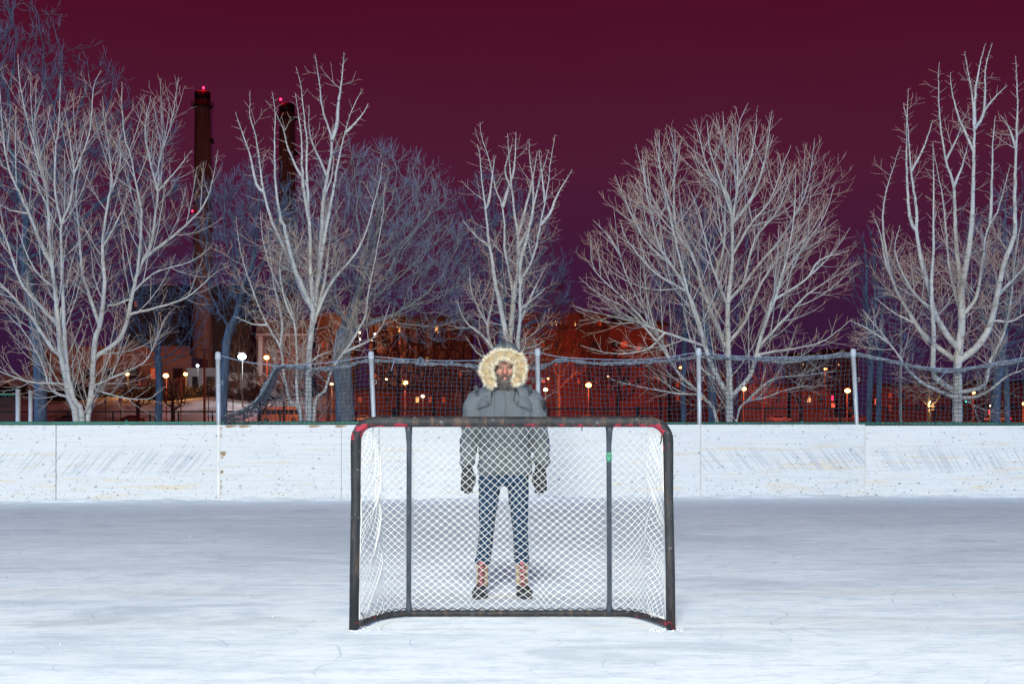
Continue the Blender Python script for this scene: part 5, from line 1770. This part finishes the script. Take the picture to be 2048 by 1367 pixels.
def blob(name, mb, mat, parent, voxel=0.01, smooth=4, disp=None, loc=None):
    o = mb.build(name, mat, parent, smooth=True, loc=loc)
    r = o.modifiers.new('remesh', 'REMESH')
    r.mode = 'VOXEL'
    r.voxel_size = voxel
    r.use_smooth_shade = True
    if smooth:
        s = o.modifiers.new('smooth', 'SMOOTH')
        s.factor = 0.5
        s.iterations = smooth
    if disp:
        tx = bpy.data.textures.new(name + '_folds', 'CLOUDS')
        tx.noise_scale = disp[1]
        tx.noise_depth = 2
        d = o.modifiers.new('folds', 'DISPLACE')
        d.texture = tx
        d.strength = disp[0]
        d.mid_level = 0.5
        d.texture_coords = 'LOCAL'
    return o


def sup_ring(cx, cy, z, a, b, n=40, e=2.3):
    out = []
    for i in range(n):
        t = 2 * math.pi * i / n
        c, s = math.cos(t), math.sin(t)
        out.append((cx + a * math.copysign(abs(c) ** (2 / e), c), cy + b * math.copysign(abs(s) ** (2 / e), s), z))
    return out


# --- the body itself: one continuous surface from crown to ankles
bd = MB()
bd.ball((0, 0.025, 1.665), (0.076, 0.095, 0.088), 20, 14)
bd.ball((0, -0.018, 1.605), (0.062, 0.073, 0.092), 20, 14)
bd.ball((0, -0.038, 1.538), (0.046, 0.052, 0.048), 16, 10)
bd.tube([(0, -0.085, 1.648), (0, -0.097, 1.625), (0, -0.112, 1.600), (0, -0.106, 1.588)], [0.0075, 0.0105, 0.0145, 0.011], 10)
for s_ in (-1, 1):
    bd.ball((s_ * 0.0125, -0.094, 1.592), (0.0085, 0.012, 0.008), 10, 6)
    bd.ball((s_ * 0.041, -0.055, 1.603), (0.026, 0.03, 0.030), 12, 8)
    bd.tube([(s_ * 0.006, -0.088, 1.662), (s_ * 0.03, -0.087, 1.668), (s_ * 0.055, -0.068, 1.660)], [0.009, 0.012, 0.009], 8)
    bd.ball((s_ * 0.0305, -0.075, 1.643), (0.0165, 0.014, 0.0115), 12, 8)
    bd.tube([(s_ * 0.074, 0.02, 1.645), (s_ * 0.083, 0.028, 1.635), (s_ * 0.08, 0.022, 1.60)], [0.012, 0.014, 0.009], 8)
bd.tube([(0, 0.015, 1.55), (0, 0.015, 1.44)], [0.056, 0.062], 16)
bd.rings([sup_ring(0, 0.01, z, a, b) for z, a, b in ((0.86, .14, .095), (0.95, .145, .10), (1.05, .135, .095), (1.2, .15, .105), (1.34, .165, .105), (1.41, .15, .085), (1.46, .07, .06))])
for s_, el, wr in ((-1, H(938, 880, 0.01), H(935, 931, -0.02)), (1, H(1082, 878, 0.01), H(1082, 928, -0.02))):
    bd.tube([(s_ * 0.13, 0.01, 1.40), (s_ * 0.195, 0.01, 1.39), el, wr], [0.055, 0.052, 0.04, 0.028], 12)
for hip, kn, an in ((H(982, 950), H(975, 1060, -0.02), H(965, 1165)), (H(1034, 950), H(1040, 1060, -0.02), H(1044, 1165))):
    bd.tube([hip + np.array([0, 0, .05]), hip, (hip + kn) / 2, kn, (kn * .6 + an * .4), an], [0.07, 0.066, 0.050, 0.037, 0.036, 0.028], 14)
blob('body', bd, m_skin, pr_, 0.006, 5)
fc = MB()
for s_ in (-1, 1):
    fc.tube([(s_ * 0.018, -0.0895, 1.6365), (s_ * 0.031, -0.0935, 1.6345), (s_ * 0.045, -0.0855, 1.637)], [0.0015, 0.0028, 0.0015], 6)
fc.build('eyelashes', m_beard, pr_)
for s_ in (-1, 1):
    MB().ball((s_ * 0.031, -0.0795, 1.640), (0.0105, 0.0115, 0.0085), 12, 8).build('eye', m_eye, pr_)
lp = MB()
lp.tube([(-0.022, -0.085, 1.5595), (-0.008, -0.0945, 1.5625), (0, -0.0945, 1.561), (0.008, -0.0945, 1.5625), (0.022, -0.085, 1.5595)], [0.002, 0.005, 0.0045, 0.005, 0.002], 8)
lp.tube([(-0.020, -0.084, 1.556), (0, -0.095, 1.5525), (0.020, -0.084, 1.556)], [0.002, 0.0068, 0.002], 8)
lp.build('mouth', m_lip, pr_)


def hairs(mb, roots, normals, lens, width, droop, rng, spread=0.35, segs=3):
    for p, nrm, L in zip(roots, normals, lens):
        d = unit(np.asarray(nrm) + rng.normal(0, spread, 3))
        q = np.array(p, float)
        sd = unit(np.cross(d, rng.normal(0, 1, 3))) * width
        V, A = [], []
        for i in range(segs + 1):
            t = i / segs
            w = sd * (1 - 0.85 * t)
            V += [q - w, q + w]
            A += [t, t]
            d = unit(d + np.array(droop) / segs + rng.normal(0, 0.10, 3))
            q = q + d * L / segs
        mb.add(V, np.array([[2 * i, 2 * i + 1, 2 * i + 3, 2 * i + 2] for i in range(segs)]), A)


def ellip_roots(c, r, n, rng, cond=lambda u: True):
    out, nn = [], []
    while len(out) < n:
        u = unit(rng.normal(0, 1, 3))
        if not cond(u):
            continue
        out.append(np.array(c) + u * np.array(r))
        nn.append(unit(u / np.array(r)))
    return out, nn


be = MB()
be.ball((0, -0.062, 1.508), (0.053, 0.056, 0.052), 16, 10)
r1, n1_ = ellip_roots((0, -0.060, 1.514), (0.057, 0.060, 0.057), 3400, prng, lambda u: u[1] < 0.35 and u[2] < 0.45 - abs(u[0]) * -0.5 and not (abs(u[0]) < 0.42 and u[2] > 0.38))
hairs(be, r1, n1_, prng.uniform(0.012, 0.028, len(r1)), 0.0009, (0, -0.05, -0.9), prng)
for s_ in (-1, 1):
    rr_, nn_ = ellip_roots((s_ * 0.052, -0.035, 1.565), (0.018, 0.035, 0.038), 420, prng, lambda u: u[1] < 0.4 and u[0] * s_ > -0.3)
    hairs(be, rr_, nn_, prng.uniform(0.006, 0.016, len(rr_)), 0.0009, (0, -0.05, -0.9), prng)
    ro = [np.array([s_ * t * 0.034, -0.100 + 0.5 * t * t * 0.03, 1.5735 - 0.010 * t * t + prng.normal(0, 0.0025)]) for t in prng.uniform(0, 1, 330)]
    hairs(be, ro, [np.array([s_ * 0.5, -0.7, -0.35])] * len(ro), prng.uniform(0.008, 0.016, len(ro)), 0.0009, (s_ * 0.3, 0, -0.7), prng)
    ro = [np.array([s_ * (0.012 + t * 0.042), -0.099 + t * t * 0.024, 1.666 + 0.006 * math.sin(t * 3) + prng.normal(0, 0.002)]) for t in prng.uniform(0, 1, 160)]
    hairs(be, ro, [np.array([s_ * 0.8, -0.5, 0.25])] * len(ro), prng.uniform(0.006, 0.011, len(ro)), 0.0009, (s_ * 0.3, 0, -0.2), prng)
be.build('beard', m_beard, pr_, attr=True)

# --- parka
PROF = [(0.865, .176, .125), (0.885, .196, .140), (0.95, .192, .138), (1.02, .186, .134), (1.12, .192, .14), (1.22, .202, .146), (1.32, .212, .148), (1.385, .208, .14), (1.43, .180, .12), (1.47, .12, .10)]
pz = [q[0] for q in PROF]


def chest(x, z, out=0.0):
    a = float(np.interp(z, pz, [q[1] for q in PROF]))
    b = float(np.interp(z, pz, [q[2] for q in PROF]))
    e = 2.3
    t = max(0.0, 1 - min(0.98, abs(x) / a) ** e) ** (1 / e)
    return 0.0 - b * t - out


jk = MB()
zz_ = np.linspace(0.868, 1.468, 26)
jk.rings([sup_ring(0, 0.0, z, float(np.interp(z, pz, [q[1] for q in PROF])), float(np.interp(z, pz, [q[2] for q in PROF])), 44) for z in zz_])
ARM = [((-1), [(-0.14, 0.0, 1.40), (-0.205, 0.0, 1.385), H(945, 835, 0.0), H(939, 878, 0.012), H(936, 905, -0.005), H(934.5, 934, -0.022)]),
       (1, [(0.14, 0.0, 1.40), (0.200, 0.0, 1.385), H(1073, 835, 0.0), H(1081, 878, 0.012), H(1083, 905, -0.005), H(1083, 932, -0.022)])]
for s_, P in ARM:
    C = catmull([tuple(map(float, q)) for q in P], 0.02)
    t = np.linspace(0, 1, len(C))
    rad = np.interp(t, [0, .12, .3, .55, .8, .97, 1], [0.085, 0.084, 0.076, 0.066, 0.060, 0.054, 0.046])
    rad = rad + 0.0045 * np.sin(t * 42) * np.clip((t - 0.25) * 3, 0, 1)
    jk.tube(C, rad, 18)
blob('jacket', jk, m_parka, pr_, 0.0085, 4, (0.030, 0.10))


def patch(mb, top, bot, nu=12, nv=6, out=0.006, th=0.005, surf=chest):
    """a cloth panel lying on the chest between two (x, z) curves"""
    top, bot = np.array(top, float), np.array(bot, float)
    us = np.linspace(0, 1, nu)
    tp = np.stack([np.interp(us, np.linspace(0, 1, len(top)), top[:, q]) for q in (0, 1)], 1)
    bt = np.stack([np.interp(us, np.linspace(0, 1, len(bot)), bot[:, q]) for q in (0, 1)], 1)
    V = []
    for lay in (0, 1):
        for j in range(nv):
            for i in range(nu):
                p = tp[i] + (bt[i] - tp[i]) * j / (nv - 1)
                e_ = 0.0 if lay else -th
                V.append((p[0], surf(p[0], p[1], out) + e_, p[1]))
    f, o = [], nu * nv
    for j in range(nv - 1):
        for i in range(nu - 1):
            a = j * nu + i
            f.append((a, a + nu, a + nu + 1, a + 1))
            f.append((o + a, o + a + 1, o + a + nu + 1, o + a + nu))
    for i in range(nu - 1):
        f.append((i, i + 1, o + i + 1, o + i))
        b_ = (nv - 1) * nu
        f.append((b_ + i + 1, b_ + i, o + b_ + i, o + b_ + i + 1))
    for j in range(nv - 1):
        a = j * nu
        f.append((a + nu, a, o + a, o + a + nu))
        b_ = a + nu - 1
        f.append((b_, b_ + nu, o + b_ + nu, o + b_))
    return mb.add(V, f)


X = lambda px: (px - 1010) / PS
Z = lambda py: (1191.4 - py) / PS
patch(MB(), [(X(988), 1.455), (X(1012), 1.455)], [(X(988), 0.88), (X(1012), 0.878)], 6, 26, 0.008, 0.005).build('placket', m_parka2, pr_)
for top, bot, bx in (([(X(947), 1.425), (X(984), 1.435)], [(X(949), Z(821)), (X(962), Z(815)), (X(974), Z(811)), (X(981), Z(807)), (X(984), Z(801))], 976), ([(X(1029), 1.435), (X(1066), 1.425)], [(X(1029), Z(804)), (X(1033), Z(810)), (X(1041), Z(812)), (X(1052), Z(816)), (X(1064), Z(822))], 1035)):
    fl = patch(MB(), top, bot, 14, 8, 0.012, 0.009).build('pocket_flap', m_parka2, pr_)
    bz = Z(804.5)
    by = chest(X(bx), bz, 0.022)
    MB().tube([(X(bx), by, bz), (X(bx), by - 0.004, bz), (X(bx), by - 0.005, bz)], [0.0125, 0.0125, 0.008], 14).build('button', m_rubber, fl)
for top, bot in (([(X(955), Z(885)), (X(985), Z(885))], [(X(955), Z(893)), (X(985), Z(891))]), ([(X(1026), Z(885)), (X(1058), Z(885))], [(X(1026), Z(891)), (X(1058), Z(893))])):
    patch(MB(), top, bot, 8, 3, 0.012, 0.007).build('pocket_flap', m_parka2, pr_)
for px in (984, 1029):
    P = [(X(px) + 0.004 * math.sin(q), chest(X(px), Z(776 + q * 5), 0.014) - 0.004, Z(776 + q * 5)) for q in range(6)]
    P[0] = (X(px), -0.125, Z(774))
    MB().tube(P, 0.0036, 6).build('drawcord', m_dkcloth, pr_)
# dark badge on the sleeve and velcro tabs on the shoulders
bdg = []
for (px, py, yy) in ((1082, 800, -0.072), (1086, 798, -0.055), (1089, 803, -0.045), (1090, 815, -0.045), (1087, 819, -0.06), (1083, 812, -0.075)):
    bdg.append(H(px, py, yy))
bq = MB()
ctr = np.mean(bdg, axis=0)
bdg = [ctr + (q - ctr) * 1.05 + np.array([0.007, -0.007, 0]) for q in bdg]
bq.add([*bdg, *[q + np.array([-0.006, 0.006, 0]) for q in bdg]], [(5, 4, 3, 2, 1, 0), (6, 7, 8, 9, 10, 11)] + [(i, (i + 1) % 6, (i + 1) % 6 + 6, i + 6) for i in range(6)])
bq.build('sleeve_badge', m_dkcloth, pr_)

# collar, scarf and hood
co_ = MB()
co_.rings([sup_ring(0, -0.005, z, a, b, 36, 2.0) for z, a, b in ((1.40, .150, .125), (1.445, .118, .114), (1.475, .098, .104), (1.50, .088, .097), (1.503, .080, .088), (1.46, .078, .085))], caps=False)
co_.build('collar', m_parka2, pr_)
sc_ = MB()
ring = [(0.076 * math.cos(a) - 0.004, -0.012 + 0.080 * math.sin(a), 1.497 + 0.012 * math.sin(a * 2 + 1)) for a in np.linspace(0, 2 * math.pi, 30)]
sc_.tube(ring, [0.026 + 0.006 * math.sin(i * 1.7) for i in range(30)], 10)
so_ = sc_.build('neck_scarf', m_dkcloth, pr_)
ch_ = MB()
pts_, nn_ = [], []
for i in range(900):
    a = prng.uniform(math.pi, 2 * math.pi)
    b_ = prng.uniform(0, 6.28)
    c0 = np.array([0.076 * math.cos(a) - 0.004, -0.012 + 0.080 * math.sin(a), 1.497])
    n_ = np.array([math.cos(a) * math.cos(b_), math.sin(a) * math.cos(b_), math.sin(b_)])
    pts_.append(c0 + n_ * 0.026)
    nn_.append(n_)
hairs(ch_, pts_, nn_, prng.uniform(0.01, 0.024, 900), 0.001, (0, 0, -0.3), prng)
ch_.build('scarf_pile', m_dkcloth, so_, attr=True)

hd = MB()
rs = []
for t in np.linspace(0, 1, 16):
    an = R(52 + 126 * t)
    y0 = 0.035 - 0.150 * math.cos(an)
    k_ = math.sin(an)
    ringp = []
    for i in range(36):
        q = 2 * math.pi * i / 36
        cx, sz = math.cos(q), math.sin(q)
        ax = 0.130 * k_
        az = (0.168 if sz > 0 else 0.150) * k_
        ringp.append((ax * cx, y0, 1.642 + az * sz + 0.004 * math.sin(5 * q + 3 * t)))
    rs.append(ringp)
hd.rings(rs, caps=False)
ho = hd.build('hood', m_parka, pr_)
sol = ho.modifiers.new('thickness', 'SOLIDIFY')
sol.thickness = 0.012
sk = MB()
skp = [(1.585, .128, .12, .03), (1.535, .138, .13, .03), (1.495, .165, .14, .02), (1.465, .205, .145, .012), (1.435, .226, .142, .006), (1.405, .228, .140, .002)]
arc = []
for z, a, b, cy in skp:
    row = []
    for i in range(33):           # open at the front
        q = R(-62 + 304 * i / 32)
        row.append((a * math.cos(q), cy + b * math.sin(q), z + 0.004 * math.sin(q * 6) - (0.012 if z < 1.44 else 0)))
    arc.append(row)
arc = np.array(arc)
n_, m_ = arc.shape[:2]
idx = np.arange(n_ * m_).reshape(n_, m_)
sk.add(arc.reshape(-1, 3), np.stack([idx[:-1, :-1], idx[1:, :-1], idx[1:, 1:], idx[:-1, 1:]], 2).reshape(-1, 4))
so2 = sk.build('hood_yoke', m_parka2, pr_)
sol = so2.modifiers.new('thickness', 'SOLIDIFY')
sol.thickness = 0.010
for (x0, z0, x1, z1) in ((X(953), Z(773), X(957), Z(784)), (X(1060), Z(772), X(1056), Z(783))):
    v = MB()
    a0, b0 = np.array([x0, -0.085, z0]), np.array([x1, -0.128, z1])
    w_ = np.array([0.012 * (1 if x0 < 0 else -1), -0.004, 0.006])
    nrm = unit(np.cross(b0 - a0, w_))
    if nrm[1] > 0:
        nrm = -nrm
    q = [a0 - w_, a0 + w_, b0 + w_, b0 - w_]
    v.add([p_ + nrm * 0.014 for p_ in q] + [p_ + nrm * 0.006 for p_ in q], [(0, 1, 2, 3), (7, 6, 5, 4), (0, 4, 5, 1), (1, 5, 6, 2), (2, 6, 7, 3), (3, 7, 4, 0)])
    v.build('shoulder_tab', m_tab, so2, smooth=False)
bc_ = MB()
bc_.box(-0.020, 0.006, -0.035, -0.022, 1.800, 1.838).box(-0.022, 0.008, -0.06, -0.02, 1.785, 1.802)
bevel(bc_.build('hood_clip', m_dkcloth, pr_, smooth=False), 0.004)
for xs_ in (-0.06, 0.06):
    P = [(xs_ * (1 - 0.1 * q), 0.035 - 0.150 * math.cos(R(58 + 110 * q)) , 1.642 + 0.170 * math.sin(R(58 + 110 * q)) * math.sqrt(max(0.02, 1 - (xs_ / (0.132 * math.sin(R(58 + 110 * q)) + 1e-6)) ** 2 if abs(xs_) < 0.132 * math.sin(R(58 + 110 * q)) else 0.02))) for q in np.linspace(0, 0.8, 16)]
    MB().tube(P, 0.0028, 5).build('hood_seam', m_parka2, ho)

FUR = [(984, 769, .022, -.118), (978, 761, .030, -.118), (975, 750, .037, -.114), (973, 736, .038, -.106), (981, 722, .033, -.105), (994, 712, .027, -.120), (1008, 709, .025, -.128), (1022, 711, .028, -.120), (1036, 721, .035, -.105), (1042, 736, .036, -.105), (1039, 749, .037, -.112), (1034, 759, .030, -.116), (1031, 763, .020, -.118)]
fp = catmull([tuple(H(a, b, d)) + (r,) for a, b, r, d in FUR], 0.006)
fm = MB()
fm.tube(fp[:, :3], fp[:, 3] * 0.72, 14)
fm.a[-1] = np.zeros(len(fm.a[-1]))
roots, nrms, lens = [], [], []
Tn = np.gradient(fp[:, :3], axis=0)
Tn /= np.linalg.norm(Tn, axis=1)[:, None]
for i in range(13000):
    j = prng.integers(0, len(fp))
    t = Tn[j]
    u = unit(np.cross(t, np.array([0, 1.0, 0])))
    v = np.cross(t, u)
    a = prng.uniform(0, 6.28)
    nv_ = u * math.cos(a) + v * math.sin(a)
    endc = min(j, len(fp) - 1 - j)
    if endc < 4:
        nv_ = unit(nv_ + t * (1 if j > 10 else -1) * prng.uniform(0, 1.6))
    roots.append(fp[j, :3] + nv_ * fp[j, 3] * 0.70 + t * prng.uniform(-.003, .003))
    clump = unit(nv_ + t * 0.45 * math.sin(j * 0.7 + 1.7 * a) + np.array([0, -0.1, 0]))
    nrms.append(clump)
    lens.append(prng.uniform(0.020, 0.040) * (1 + 0.35 * math.sin(j * 0.41 + 1.3 * a) * math.sin(j * 0.13)))
hairs(fm, roots, nrms, lens, 0.0009, (0, -0.1, -0.3), prng, 0.16, 3)
fm.build('fur_trim', m_fur, pr_, attr=True)

# --- jeans
jn = MB()
jn.rings([sup_ring(0, 0.005, z, a, b, 36) for z, a, b in ((0.79, .10, .10), (0.82, .165, .118), (0.88, .176, .122), (0.96, .168, .115), (1.0, .15, .11))])
for hip, kn, cf in ((H(980.5, 955), H(973, 1058, -0.02), H(966, 1124, 0.0)), (H(1034.5, 955), H(1040.5, 1058, -0.02), H(1043, 1124, 0.0))):
    C = catmull([tuple(hip + np.array([0, 0, .03])), tuple(hip), tuple((hip * .55 + kn * .45)), tuple(kn), tuple(kn * .5 + cf * .5), tuple(cf)], 0.02)
    t = np.linspace(0, 1, len(C))
    rad = np.interp(t, [0, .1, .35, .62, .8, 1], [0.083, 0.083, 0.072, 0.056, 0.056, 0.052])
    rad += 0.003 * np.sin(t * 60) * np.clip(1 - abs(t - 0.62) * 5, 0, 1) + 0.003 * np.sin(t * 75) * np.clip((t - 0.8) * 5, 0, 1)
    jn.tube(C, rad, 18)
    jn.tube([cf + np.array([0, 0, 0.035]), cf + np.array([0, 0, 0.02]), cf, cf + np.array([0, 0, -0.012])], [0.052, 0.058, 0.059, 0.055], 18)
blob('jeans', jn, m_jean, pr_, 0.0085, 3, (0.014, 0.07))

# --- gloves with five fingers, closed a little
for s_, cx in ((-1, X(934.5)), (1, X(1081))):
    gl_ = MB()
    w_ = np.array([cx, -0.022, 0.94])
    gl_.rings([[(cx + a * math.cos(q), -0.024 + yo + b * math.sin(q), z) for q in np.linspace(0, 2 * math.pi, 21)[:-1]] for z, a, b, yo in ((0.955, .045, .042, 0), (0.925, .041, .037, 0), (0.90, .038, .030, -.006), (0.87, .043, .026, -.012), (0.838, .043, .023, -.018), (0.822, .036, .018, -.020))])
    for off, L in ((-0.030, 0.086), (-0.010, 0.098), (0.0115, 0.092), (0.031, 0.072)):
        x0 = cx + s_ * off
        z0 = 0.835 - abs(off) * 0.15
        dx = s_ * off * 0.12
        gl_.tube([(x0, -0.040, z0), (x0 + dx, -0.050, z0 - L * 0.40), (x0 + dx * 1.2, -0.046, z0 - L * 0.72), (x0 + dx * 1.2, -0.030, z0 - L), (x0 + dx, -0.026, z0 - L - 0.004)], [0.0125, 0.0120, 0.0112, 0.0095, 0.004], 10)
    gl_.tube([(cx - s_ * 0.030, -0.030, 0.888), (cx - s_ * 0.050, -0.052, 0.858), (cx - s_ * 0.052, -0.062, 0.822), (cx - s_ * 0.046, -0.060, 0.795)], [0.018, 0.0155, 0.013, 0.008], 10)
    blob('glove', gl_, m_glove, pr_, 0.0048, 2)

# --- boots
for s_, cx, toe in ((-1, X(964), -0.030), (1, X(1044), 0.035)):
    sh = MB()
    top = Z(1120)
    rows = [(top, .050, .060, .012), (top - 0.02, .047, .056, .012), (0.19, .044, .054, .010), (0.14, .043, .055, .004), (0.11, .044, .060, -.004), (0.085, .046, .075, -.020)]
    sh.rings([[(cx + a * math.cos(q), cy + b * math.sin(q), z) for q in np.linspace(0, 2 * math.pi, 25)[:-1]] for z, a, b, cy in rows])
    bo = blob('boot', sh, m_tan, pr_, 0.006, 2)
    ft_ = MB()
    frs = []
    for yy, hw, hh, z0 in ((0.085, .022, .05, .022), (0.070, .038, .085, .02), (0.02, .042, .095, .018), (-0.05, .042, .085, .018), (-0.10, .049, .066, .018), (-0.15, .050, .052, .018), (-0.185, .040, .040, .018), (-0.205, .020, .026, .018)):
        u_ = max(0, -yy) / 0.2
        frs.append([(cx + toe * u_ + hw * math.cos(q), yy, max(0.012, z0 + hh * 0.5 + hh * 0.5 * math.sin(q))) for q in np.linspace(0, 2 * math.pi, 21)[:-1]])
    ft_.rings(frs)
    fo_ = blob('boot_foot', ft_, m_rubber, bo, 0.006, 2)
    sl = MB()
    out = []
    for q in np.linspace(0, 2 * math.pi, 29)[:-1]:
        yy = -0.062 + 0.155 * math.sin(q)
        u_ = max(0, -yy) / 0.2
        hw = 0.054 if yy < -0.03 else 0.046
        out.append((cx + toe * u_ + hw * math.cos(q), yy))
    sl.rings([[(a, b, 0.0) for a, b in out], [(a, b, 0.008) for a, b in out], [(a, b, 0.024) for a, b in out]])
    sl.build('sole', m_rubber, bo)
    tg = MB()
    tgr = []
    for z, w2, yy in ((top - 0.004, .024, -.050), (0.22, .023, -.050), (0.18, .022, -.050), (0.14, .021, -.056), (0.115, .021, -.064), (0.09, .021, -.088)):
        tgr.append([(cx + toe * .3 * (0.25 - z) * 4 - w2, yy, z), (cx + toe * .3 * (0.25 - z) * 4, yy - 0.012, z), (cx + toe * .3 * (0.25 - z) * 4 + w2, yy, z), (cx + toe * .3 * (0.25 - z) * 4, yy + 0.03, z)])
    tg.rings(tgr)
    tg.build('tongue', m_pink, bo)
    la = MB()
    for i, z in enumerate(np.linspace(0.225, 0.10, 6)):
        yy = float(np.interp(z, [0.09, .115, .14, .18, .25], [-.100, -.078, -.070, -.064, -.064]))
        c0 = cx + toe * .3 * (0.25 - z) * 4
        la.tube([(c0 - .028, yy + .016, z + .008), (c0, yy - .006, z), (c0 + .028, yy + .016, z - .008)], 0.0032, 5)
        la.tube([(c0 - .028, yy + .016, z - .008), (c0, yy - .007, z + .001), (c0 + .028, yy + .016, z + .008)], 0.0032, 5)
    la.build('lace', m_dkcloth, bo)

# ================================================================== render settings
scene.render.engine = 'CYCLES'
cy = scene.cycles
cy.use_denoising = True
cy.max_bounces = 5
cy.diffuse_bounces = 3
cy.glossy_bounces = 3
cy.sample_clamp_indirect = 3.0
cy.use_light_tree = True
cy.sample_clamp_direct = 6.0
